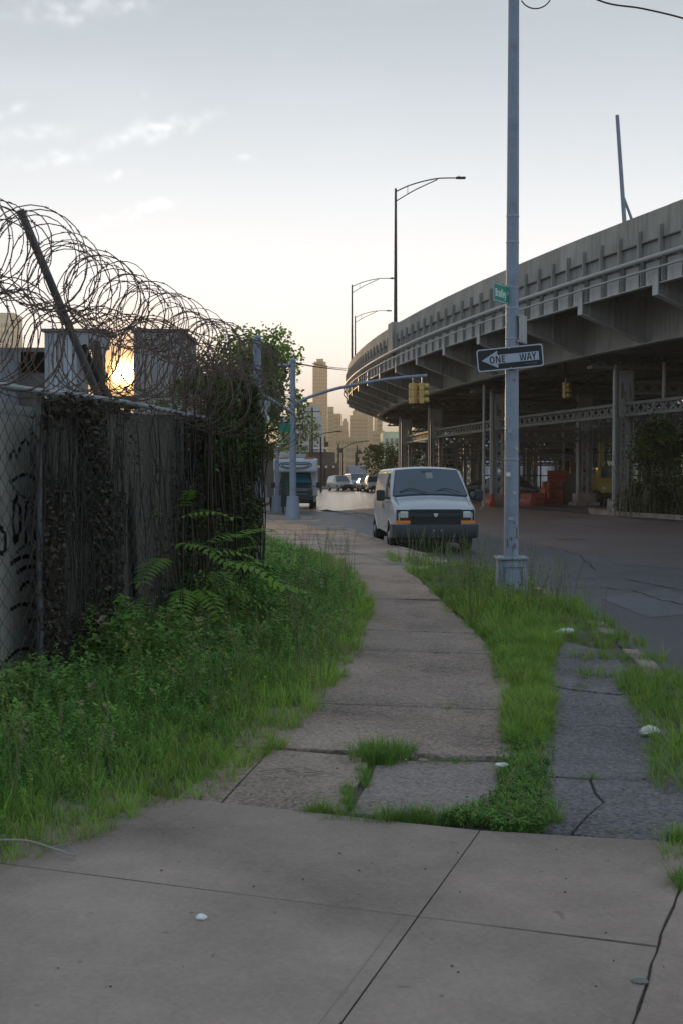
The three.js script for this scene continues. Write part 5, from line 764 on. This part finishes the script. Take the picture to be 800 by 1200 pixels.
  for (let k = 0; k < 4; k++) { const b = thing('concrete_block', ['low concrete block right of the large block', 'second low concrete block along the fence foot', 'third low concrete block near the yellow truck', 'low concrete block at the left under the highway fence'][k], 'concrete block', at([690, 698, 704, 600][k], 592, [72, 71, 73, 74][k]).setY(-.14).toArray(), rr(-.2, .2)); mesh('block', rbox(.9, .75, .6, .05, 0, .37, 0), weather(.27, .27, .26, .9), b); mesh('lifting_eye', new THREE.TorusGeometry(.08, .015, 6, 12).translate(0, .78, 0), M.darkMetal, b); }
  const f = thing('chain_link_fence', 'dark chain link fence strung between the columns under the highway', 'fence'), a = at(560, 592, 76).setY(-.14), e = at(790, 592, 70).setY(-.14), L = a.distanceTo(e), U = e.clone().sub(a).normalize();
  for (let k = 0; k <= 6; k++) { const p = a.clone().addScaledVector(U, L * k / 6); mesh('post', rod(p, p.clone().setY(3.1), .05), M.darkMetal, f); } for (const y of [3.05, 1.6]) mesh('rail', rod(a.clone().setY(y), e.clone().setY(y), .035), M.darkMetal, f);
  const w = []; for (let k = 0; k < L / .12; k++) for (const sg of [-1, 1]) { const p = a.clone().addScaledVector(U, k * .12), q = a.clone().addScaledVector(U, k * .12 + sg * 3); if (q.clone().sub(a).dot(U) < 0 || q.distanceTo(a) > L) continue; w.push(rod(p.setY(0), q.setY(3), .006, .006, 3)); } mesh('chain_link', w, M.darkMetal, f).userData.kind = 'stuff';
  const t = thing('yellow_truck', 'yellow work truck standing behind the near column under the highway', 'truck', at(716, 590, 70).setY(-.14).toArray(), -.12), Y = phys(C(.42, .32, .05), .45, { clearcoat: .4 });
  mesh('cab', rbox(2.0, 1.5, 1.7, .15, 0, 1.55, 1), Y, t); mesh('windshield', rbox(1.7, .65, .05, .02, 0, 1.95, 1.86), M.glass, t); mesh('cargo_bed', rbox(2.1, 1.1, 3.6, .05, 0, 1.35, -1.8), Y, t); mesh('hood', rbox(1.8, .7, .7, .12, 0, 1.05, 2.0), Y, t); mesh('front_bumper', rbox(2.0, .25, .2, .04, 0, .55, 2.35), M.blackTrim, t); mesh('crane_mast', [rod(V(-.6, 1.9, -.5), V(-.6, 3.9, -.5), .1), rod(V(-.6, 3.9, -.5), V(.8, 3.3, .4), .08)], paint(.45, .35, .06, .6), t); for (const sd of [-1, 1]) { mesh('headlight', cyl(.11, .11, .05, 12).rotateX(PI / 2).translate(sd * .7, 1.0, 2.36), M.lampGlass, t); for (const z of [1.6, -2.2]) wheel(t, sd * .85, .42, z, .42, .28, M.galv); }
  // a second ramp behind, its pale slatted railing in daylight
  const rp = thing('concrete_ramp', 'second raised ramp behind the highway with a pale slatted railing', 'ramp'); const A = at(640, 480, 118), B = at(840, 474, 105); A.y = 7.9; B.y = 7.9;
  mesh('ramp_beam', beam(A.clone().setY(7.1), B.clone().setY(7.1), 6, .9), M.steel, rp); for (let k = 0; k < 5; k++) { const p = A.clone().lerp(B, (k + .5) / 5); mesh('ramp_column', rod(p.clone().setY(-.2), p.clone().setY(6.7), .45, .45, 10), M.deckConcrete, rp); }
  const n = 34; for (let k = 0; k < n; k++) { const p = A.clone().lerp(B, (k + .5) / n).add(V(0, 0, 2.8)); mesh('railing_slat', box(.42, 1.9, .05, p.x, 8.55, p.z), std(C(.72, .7, .66), .7), rp); } mesh('railing_rail', beam(A.clone().add(V(0, 1.3, 2.72)), B.clone().add(V(0, 1.3, 2.72)), .06, .08), M.steel, rp);
}

// ---------------------------------------------------------------- buildings, skyline, trees
function facade(b, x0, y0, x1, y1, z, nx, ny, fw, fh, mat, name = 'window') { for (let j = 0; j < ny; j++) for (let i = 0; i < nx; i++) { const cx = lerp(x0, x1, (i + .5) / nx), cy = lerp(y0, y1, (j + .5) / ny), w = (x1 - x0) / nx * fw, h = (y1 - y0) / ny * fh; mesh(name, box(w, h, .12, cx, cy, z + .02), mat, b); } }
const darkGlass = phys(C(.05, .055, .06), .15, { clearcoat: 1 });
{
  // the grey blocks behind the fence with the sun between them
  const d = 46, X = (px) => (px - 400) / FPX * d, H = (py) => EYE + (556 - py) / FPX * d;
  const a = thing('grey_shed', 'blue grey panelled block behind the razor wire left of the setting sun', 'building', [0, 0, -d]);
  mesh('wall', box(X(92) - X(54), H(389), 2, (X(92) + X(54)) / 2, H(389) / 2, -1), weather(.34, .35, .38, .8), a); mesh('upper_wall', box(X(123) - X(92), H(389) - H(407), 1.2, (X(123) + X(92)) / 2, (H(389) + H(407)) / 2, -.6), weather(.34, .34, .36, .8), a); for (let k = 0; k < 7; k++) mesh('wall_panel', box((X(92) - X(54)) / 7 - .03, H(392) - 2.8, .05, lerp(X(54), X(92), (k + .5) / 7), (H(392) + 2.8) / 2, .03), weather(.34 + .04 * (k % 3), .355 + .04 * (k % 3), .39 + .04 * (k % 3), .75), a); mesh('parapet_cap', box(X(123) - X(54) + .2, .12, 2.2, (X(123) + X(54)) / 2, H(388), -1), M.steelDark, a);
  mesh('annex', box(X(122) - X(118), H(408), .4, (X(122) + X(118)) / 2, H(408) / 2, -.3), weather(.30, .28, .27, .8), a);
  const e = thing('grey_shed', 'grey brown panelled block behind the razor wire right of the setting sun', 'building', [0, 0, -d - 4]); const d2 = d + 4, X2 = (px) => (px - 400) / FPX * d2, H2 = (py) => EYE + (556 - py) / FPX * d2;
  mesh('wall', box(X2(214) - X2(158), H2(389), 5, (X2(214) + X2(158)) / 2, H2(389) / 2, -2.5), weather(.32, .30, .285, .85), e); for (let k = 0; k < 8; k++) mesh('wall_panel', box((X2(214) - X2(158)) / 8 - .03, H2(392) - 2.8, .05, lerp(X2(158), X2(214), (k + .5) / 8), (H2(392) + 2.8) / 2, .03), weather(.31 + .03 * (k % 3), .295 + .03 * (k % 3), .285 + .03 * (k % 2), .8), e); mesh('parapet_cap', box(X2(214) - X2(158) + .2, .12, 5.2, (X2(214) + X2(158)) / 2, H2(388), -2.5), M.steelDark, e);
  const lo = thing('low_shed', 'low dark shed filling the yard between the two grey blocks', 'shed', [0, 0, -d - 1]); mesh('wall', box(X(240) - X(-40), 3.9, .5, (X(240) + X(-40)) / 2, 1.95, 0), weather(.12, .115, .12, .85), lo); mesh('roof_edge', box(X(240) - X(-40), .2, .9, (X(240) + X(-40)) / 2, 3.98, .1), M.steelDark, lo); for (let k = 0; k < 12; k++) mesh('wall_panel', box(.9, 3.2, .05, lerp(X(-30), X(235), k / 11), 1.9, .28), weather(.14, .14, .145 + .01 * (k % 3), .8), lo);
  const ti = thing('timber_frame', 'slanting dark timbers standing in the bright gap beside the sun', 'timber frame', at(118, 480, 30).toArray()); const o = ti.position, q = (px, py) => at(px, py, 30).sub(o); mesh('post', rod(q(112, 400), q(122, 480), .13), M.wood, ti); mesh('brace', rod(q(100, 425), q(132, 475), .15), M.wood, ti); mesh('brace', rod(q(112, 430), q(126, 476), .10), M.wood, ti); mesh('sill', rod(q(90, 470), q(160, 472), .16), M.wood, ti);
  const l = thing('low_building', 'low brown building with blue grey lean-to behind the wire at the far left', 'building', [0, 0, -58]); const d3 = 58, X3 = (px) => (px - 400) / FPX * d3, H3 = (py) => EYE + (556 - py) / FPX * d3; mesh('wall', box(X3(58) - X3(-60), H3(408), 6, (X3(58) + X3(-60)) / 2, H3(408) / 2, -3), weather(.15, .135, .13, .85), l); mesh('lean_to', box(X3(24) - X3(-60), H3(425), 3, (X3(24) + X3(-60)) / 2, H3(425) / 2, 1.6), weather(.25, .27, .31, .8), l); for (let k = 0; k < 4; k++) mesh('window', box(.9, 1.0, .1, lerp(X3(26), X3(56), (k + .5) / 4), H3(425), .03), darkGlass, l);
}
function far(name, label, d, x0, x1, top, color, o = {}) {                // a far building given by its photo outline and its distance
  const X = (px) => (px - 400) / FPX * d, H = (py) => EYE + (556 - py) / FPX * d, w = X(x1) - X(x0), h = H(top), dep = o.depth ?? Math.max(12, w * .8), b = thing(name, label, 'building', [X((x0 + x1) / 2), -.2, -d]), m = weather(...color.map((c, i) => Math.min(c * [2.2, 1.75, 1.2][i], .78)), .9);  // walls made paler and more orange: golden haze painted into their colour
  mesh('wall', box(w, h, dep, 0, h / 2, -dep / 2), m, b);
  for (const [a, c, t, back] of o.steps ?? []) { const ww = X(c) - X(a), hh = H(t) - h; mesh('upper_block', box(ww, hh, dep * .7, X((a + c) / 2) - X((x0 + x1) / 2), h + hh / 2, -dep * .5), m, b); }
  const nx = o.nx ?? 6, ny = o.ny ?? 12; if (nx) facade(b, -w * .46, h * .12, w * .46, h * .95, 0, nx, ny, .55, .5, weather(color[0] * .7, color[1] * .7, color[2] * .72, .5));
  mesh('roof_cap', box(w * 1.01, h * .008, dep * 1.01, 0, h, -dep / 2), m, b); return b;
}
far('tower', 'tall slender stepped tower rising highest in the hazy skyline', 1450, 366.5, 383.6, 429, [.26, .20, .15], { steps: [[368, 382, 424], [371, 379, 420.5]], nx: 7, ny: 26, depth: 20 });
far('tower', 'broad tall tower right of the skyline gap, partly under the highway curve', 1600, 418, 436.5, 466, [.28, .23, .18], { nx: 7, ny: 22, depth: 24 });
far('office_block', 'block with a raised crown in front of the broad tower', 1200, 409.5, 430, 487, [.27, .20, .14], { steps: [[413, 418, 481]], nx: 8, ny: 14 });
far('office_block', 'stepped block right of the slender tower', 1100, 384, 391, 477, [.28, .22, .16], { steps: [], nx: 4, ny: 14 });
far('office_block', 'lower stepped block beside the stepped block', 1120, 390, 399.5, 485, [.28, .22, .16], { nx: 5, ny: 13 });
far('dome_building', 'small building with a rounded top in the skyline gap', 1500, 400.5, 407.5, 494, [.30, .24, .18], { steps: [[402, 406, 490.5]], nx: 4, ny: 12 });
far('office_block', 'wide flat block below the slender tower', 800, 352, 378, 476, [.30, .23, .16], { steps: [[361, 370, 471]], nx: 9, ny: 9 });
far('office_block', 'stepped block right of the broad tower', 1000, 441, 447.5, 486, [.28, .21, .15], { steps: [], nx: 4, ny: 10 });
far('office_block', 'low block under the stepped block at the highway edge', 900, 436, 450, 505, [.28, .22, .17], { nx: 6, ny: 8 });
far('apartment_block', 'pinkish low block beneath the crowned block', 600, 425, 436, 519, [.30, .23, .22], { nx: 5, ny: 6 });
far('office_block', 'plain hazy block filling the foot of the skyline', 760, 392, 426, 512, [.28, .22, .17], { steps: [[396, 408, 505]], nx: 10, ny: 5 });
far('tower', 'pale blue grey tower with a lit top at the far left edge behind the wire', 900, -6, 18, 368, [.34, .35, .37], { nx: 6, ny: 18, depth: 25 });
far('tower', 'second blue grey tower cropped by the left edge', 820, -70, -9, 392, [.30, .31, .33], { nx: 8, ny: 16, depth: 25 });
far('office_block', 'narrow hazy block between the stepped blocks and the domed building', 1300, 394, 403, 499, [.28, .22, .16], { nx: 4, ny: 9 });
far('office_block', 'long low hazy block at the foot of the broad tower', 680, 404, 424, 521, [.27, .21, .17], { nx: 9, ny: 4 });
far('tower', 'faint narrow tower just left of the highway curve', 1900, 438, 444, 478, [.3, .25, .2], { nx: 3, ny: 14 });
far('office_block', 'hazy block left of the slender tower behind the tree', 1250, 340, 362, 486, [.28, .22, .17], { nx: 7, ny: 10 });
{
  // pale industrial building with dark window bands
  const d = 330, X = (px) => (px - 400) / FPX * d, H = (py) => EYE + (556 - py) / FPX * d, b = thing('factory_building', 'pale building with long dark window bands above the motorhome', 'building', [X(352), -.2, -d]), m = weather(.50, .48, .47, .85), w = X(377) - X(326), o = (X(377) + X(326)) / 2 - X(352);
  mesh('wall', box(w, H(487), 24, o, H(487) / 2, -12), m, b); mesh('upper_storey', box(X(374) - X(348), H(474) - H(487), 16, X(361) - X(352), (H(474) + H(487)) / 2, -10), m, b);
  for (const [y0, y1] of [[496, 502], [508, 516], [521, 527], [533, 539]]) { const bd = mesh('window_band', box(w * .86, H(y0) - H(y1), .3, o, (H(y0) + H(y1)) / 2, .05), weather(.16, .13, .11, .6), b); for (let k = 0; k < 9; k++) mesh('mullion', box(.22, H(y0) - H(y1), .14, o + lerp(-w * .42, w * .42, k / 8), (H(y0) + H(y1)) / 2, .24), m, bd); }
}
{
  const d = 172, X = (px) => (px - 400) / FPX * d, H = (py) => EYE + (556 - py) / FPX * d, b = thing('brick_warehouse', 'low brown warehouse with a row of small lamps behind the motorhome and the parked cars', 'building', [0, -.2, -d]), m = weather(.14, .095, .07, .9);
  mesh('wall', box(X(396) - X(330), H(541), 20, (X(396) + X(330)) / 2, H(541) / 2, -10), m, b); mesh('upper_wall', box(X(392) - X(352), H(528) - H(541), 18, (X(392) + X(352)) / 2, (H(528) + H(541)) / 2, -10.5), weather(.15, .12, .10, .9), b); mesh('bright_awning', box(X(382) - X(364), .25, 5, (X(382) + X(364)) / 2, H(527) + .4, -1), std(C(.8, .8, .8), .5), b);
  for (const px of [374, 382.5, 391]) mesh('wall_lamp', rbox(.32, .32, .22, .06, X(px), H(545.5), .12), std(C(.8, .78, .72), .4), b); for (let k = 0; k < 5; k++) mesh('roller_door', box(1.6, 2.6, .1, X(342 + k * 11), 1.5, .03), weather(.10, .07, .055, .8), b);
  const g = thing('dark_wall', 'dark boarded wall behind the thin pole left of the motorhome', 'wall', [-9.2, -.1, -86]); for (let k = 0; k < 26; k++) mesh('board', box(.285, 4.1 + .03 * (k % 3), .06, -3.2 + k * .29, 2.05, rr(-.01, .01)), weather(.15 + .03 * rnd(), .125 + .02 * rnd(), .11, .9), g); mesh('rail', box(7.6, .12, .06, .4, 3.4, -.07), M.wood, g);
  // utility poles and small street lamps far down the street
  const up = (px, top, d2, label, arm) => { const p = at(px, 556, d2).setY(-.14), h = EYE + (556 - top) / FPX * d2 + .14, t = thing('utility_pole', label, 'utility pole', p.toArray()); mesh('pole', cyl(.17, .12, h, 8, 0, h / 2, 0), M.wood, t); if (arm) mesh('cross_arm', box(2.0, .12, .12, 0, h - .5, 0), M.wood, t); else mesh('transformer', cyl(.25, .25, .8, 10, .35, h - 1.2, 0), M.darkMetal, t); };
  up(366, 478, 150, 'brown utility pole in front of the pale banded building', true); up(381, 512, 190, 'dark utility pole with a canister beside the warehouse', false); up(396.5, 520, 200, 'left one of two utility poles over the parked cars', false); up(418, 522, 210, 'right one of two utility poles over the parked cars', false); up(416.5, 530, 190, 'short utility pole close beside the right one of the two', false);
  const sl = (px, top, d2, dir, label) => { const p = at(px, 556, d2).setY(-.14), h = EYE + (556 - top) / FPX * d2 + .14, t = thing('street_light', label, 'street light', p.toArray()); mesh('pole', cyl(.12, .08, h, 8, 0, h / 2, 0), M.darkMetal, t); mesh('lamp_arm', tube([V(0, h - .1, 0), V(dir * 1.6, h + .7, 0), V(dir * 3.2, h + .95, 0)], .06, 6, 12), M.darkMetal, t); mesh('luminaire', rbox(.7, .14, .3, .05, dir * 3.4, h + .95, 0), M.darkMetal, t); };
  sl(363.5, 515, 140, 1, 'small far street lamp rising over the motorhome roof'); sl(376, 512, 118, -1, 'thin far street lamp standing against the brown warehouse'); sl(400.5, 525, 160, 1, 'small far street lamp above the silver suv');
  const sg = thing('traffic_signal', 'tiny dark traffic light far away under the highway edge', 'traffic light', at(441.5, 533, 150).toArray()); mesh('housing', rbox(.6, 1.3, .4, .06, 0, 0, 0), M.darkMetal, sg); mesh('signal_post', rod(V(.1, .6, 0), V(.1, -4.2, 0), .07), M.darkMetal, sg); for (const y of [-.35, 0, .35]) mesh('lens', cyl(.15, .15, .05, 12).rotateX(PI / 2).translate(0, y, .2), M.black, sg);
}
{
  // buildings closing the view beyond the underside of the highway
  const row = [[448, 492, 205, 505, [.5, .45, .41], 'brown brick building seen between the far columns'], [492, 560, 190, 496, [.45, .46, .48], 'long grey building behind the columns above the van'], [560, 640, 180, 498, [.6, .63, .67], 'pale blue grey building behind the red barriers'], [640, 712, 170, 492, [.68, .7, .73], 'pale building with wide windows behind the concrete block'], [712, 830, 165, 486, [.5, .47, .43], 'brown building behind the shrubs under the highway'], [830, 990, 150, 480, [.3, .3, .3], 'grey building beyond the right edge behind the highway']];
  for (const [a, b, d, t, c, l] of row) far('street_building', l, d, a, b, t, c, { nx: 7, ny: 3, depth: 14 });
}
function tree(label, base, h, cr, n, leafS, k, o = {}) {
  const t = thing('tree', label, 'tree', base.toArray()), st = [], lobes = []; const th = h * (o.trunk ?? .42);
  st.push(tube([V(0, -.2, 0), V(.1, th * .5, .05), V(-.05, th, 0)], h * .024, 8, 8));
  for (let i = 0; i < (o.lobes ?? 11); i++) { const a = i * 2.4 + rr(-.3, .3), y = lerp(th * .9, h - cr * .3, rnd()), r = cr * rr(.35, .85) * (1 - .35 * (y - th) / (h - th)), c = V(Math.cos(a) * r, y, Math.sin(a) * r); lobes.push([c, cr * rr(.28, .5)]); st.push(tube([V(0, th * rr(.6, 1), 0), c.clone().multiplyScalar(.5).setY(lerp(th, c.y, .55)), c], h * .008, 5, 8)); }
  lobes.push([V(0, h - cr * .4, 0), cr * .45]);
  mesh('trunk', join(st), paint(.07, .055, .04, .95), t, false);
  const im = leafCloud(n, () => { const [c, r] = lobes[Math.floor(rnd() * lobes.length)], v = V(rr(-1, 1), rr(-1, 1), rr(-1, 1)); if (v.lengthSq() > 1) return null; const q = v.multiplyScalar(r * 1.15).add(c), f = fbm(q.x * 1.3 + 9, q.y * 1.3 + q.z, 4096, 3); if (f < .42) return null; const b = k * lerp(.6, 1.5, smoothstep(f, .4, .7)); return { x: q.x, y: q.y, z: q.z, s: rr(.7, 1.3), c: [.085 * b, .115 * b, .03 * b] }; }, leafCard(leafS, leafS * .7, .2), M.leaf, 'crown'); im.name = 'crown'; im.userData.kind = 'stuff'; t.add(im);
}
tree('leafy street tree with sparse backlit crown behind the signal pole', V(-4.85, 0, -67), 9.9, 2.9, 32000, .19, 2.5, { lobes: 22, trunk: .46 });
tree('darker tree filling in behind the vine at the end of the fence', V(-7.2, 0, -58), 7.6, 2.8, 12000, .18, .8, { lobes: 12, trunk: .3 });
tree('small tree hanging over the thin pole by the boarded wall', V(-6.1, 0, -78), 6.0, 2.4, 7000, .18, 1.0, { lobes: 10, trunk: .35 });
tree('round bushy tree far down the street near the parked cars', V(5.2, -.14, -142), 5.5, 2.6, 4500, .3, .9);
tree('dark tree standing between the far highway columns', at(482, 556, 135).setY(-.14), 5.5, 2.6, 4500, .3, .6);
tree('dark tree behind the van under the highway', at(520, 556, 120).setY(-.14), 5.0, 2.6, 4500, .3, .6);
tree('leafy dark tree behind the fence near the yellow truck', at(690, 556, 96).setY(-.14), 5.5, 2.6, 5500, .28, .6);
// shrubs on the island at the right
{
  const shrub = (label, px, d, h, r, n, k) => tree(label, at(px, 590, d).setY(-.1), h, r, n, .13, k, { lobes: 14, trunk: .12 });
  shrub('dense dark shrub by the right edge on the island under the highway', 795, 47, 4.1, 1.9, 15000, .75); shrub('dark shrub left of the dense one on the island', 766, 49, 3.3, 1.2, 8000, .7); shrub('thin low shrub on the island just right of the near column', 742, 51, 1.5, .9, 3500, .8);
  const pole = thing('utility_pole', 'thin grey pole rising from the shrubs at the right edge of the island', 'pole', at(776, 590, 50).setY(-.1).toArray()); mesh('pole', cyl(.09, .08, 6.6, 8, 0, 3.3, 0), M.steel, pole); mesh('clamp', box(.3, .1, .3, 0, 3, 0), M.darkMetal, pole);
  const st = []; const reeds = thing('dry_stalks', 'tall bare dry stalks standing on the island beside the near column', 'dry stalks', at(752, 590, 49).setY(-.1).toArray()); for (let i = 0; i < 60; i++) { const x = rr(-1.2, 1.2), z = rr(-1, 1), h = rr(1.2, 3); st.push(tube([V(x, 0, z), V(x + rr(-.15, .15), h * .5, z), V(x + rr(-.4, .4), h, z + rr(-.2, .2))], .012, 4, 6)); } mesh('stalk', join(st), std(C(.16, .14, .10), .95), reeds, false).userData.kind = 'stuff';
  const isl = []; for (let i = 0; i < 900; i++) { const d = rr(38, 52), x = lerp(interp([[36, 22], [41.5, 16.3], [46.5, 13.8], [50, 12.8], [53, 12]], d), 24, Math.pow(rnd(), 1.5)); isl.push({ x, y: -.03, z: -d, s: rr(.8, 1.9), c: rnd() < .4 ? [.09, .08, .05] : green(.8, .1) }); } scatter('weed_cover', 'ragged weeds and dead grass covering the traffic island', 'weeds', weeds[3], M.leaf, isl);
}
// ---------------------------------------------------------------- litter and small things on the ground
{
  const crumple = (name, label, cat, px, py, sx, sy, sz, mat, y = 0) => { const p = onGround(px, py), t = thing(name, label, cat, [p.x, y, p.z]), g = new THREE.IcosahedronGeometry(1, 4), q = g.attributes.position; for (let i = 0; i < q.count; i++) { const v = V(q.getX(i), q.getY(i), q.getZ(i)), k = .62 + .75 * fbm(v.x * 2.3 + px, v.y * 2.3 + v.z * 1.7 + py, 4096, 3); q.setXYZ(i, v.x * k * sx, Math.max(0, (v.y * k + .55) * sy), v.z * k * sz); } g.computeVertexNormals(); mesh('body', toCreasedNormals(g, .5), mat, t, false); return t; };
  crumple('paper_scrap', 'small crumpled white paper scrap lying on the front concrete slab', 'litter', 237, 1077, .02, .012, .012, M.paper); crumple('plastic_bag', 'crumpled pale plastic bag lying on the asphalt by the kerb grass', 'plastic bag', 760, 861, .055, .035, .04, std(C(.55, .54, .47), .5));
  crumple('paper_scrap', 'white crushed wrapper in the grass beside the old flags', 'litter', 587, 904, .035, .013, .014, M.paper, .03); crumple('stone', 'dark flat stone lying beside the crack near the lower right corner', 'stone', 749, 1151, .024, .008, .018, std(C(.2, .18, .175), .9)); crumple('stone', 'grey stone lying in the left weeds beside the pavement', 'stone', 366, 702, .2, .14, .16, M.kerb, .04);
  const bt = onGround(661, 743), b = thing('plastic_bottle', 'clear crushed bottle lying at the top end of the asphalt patch', 'bottle', [bt.x, .03, bt.z], .5); mesh('bottle_body', new THREE.LatheGeometry([[0, -.1], [.03, -.1], [.033, -.05], [.028, 0], [.033, .04], [.014, .085], [.013, .11], [0, .11]].map((q) => new THREE.Vector2(...q)), 14).rotateZ(PI / 2), phys(C(.6, .65, .68), .2, { clearcoat: 1 }), b, false); mesh('cap', cyl(.015, .015, .02, 10).rotateZ(PI / 2).translate(-.12, 0, 0), M.paper, b, false);
  const s = thing('fallen_stick', 'long pale bare stick lying on the grass edge at the left', 'stick', onGround(40, 990).toArray()); const o = s.position; mesh('stick', tube([onGround(-20, 985, .06), onGround(30, 985, .05), onGround(62, 994, .04), onGround(88, 1003, .02)].map((p) => p.sub(o)), .0055, 6, 24), std(C(.30, .27, .24), .8), s, false); mesh('twig', rod(onGround(60, 993, .04).sub(o), onGround(84, 988, .06).sub(o), .004, .002, 5), std(C(.3, .27, .24), .8), s, false);
  const chips = []; for (let i = 0; i < 150; i++) { const d = 2.7 + 12 * Math.pow(rnd(), 1.6), x = rr(-1.4, 2.4) * (d < 6 ? .7 : 1), k = rr(.4, 1.2), w = rnd() < .12; chips.push({ x, y: .004, z: -d, s: rr(.0015, .0055) * (d > 5.6 ? 1.5 : 1), c: w ? [.5, .5, .48] : [.10 * k, .09 * k, .08 * k] }); }
  const g = new THREE.IcosahedronGeometry(1, 0); g.scale(1, .6, 1.2); scatter('grit', 'loose grit and small crumbs scattered over the pavement', 'grit', g, std(C(1, 1, 1), .9), chips);
}
renderer.render(scene, camera);
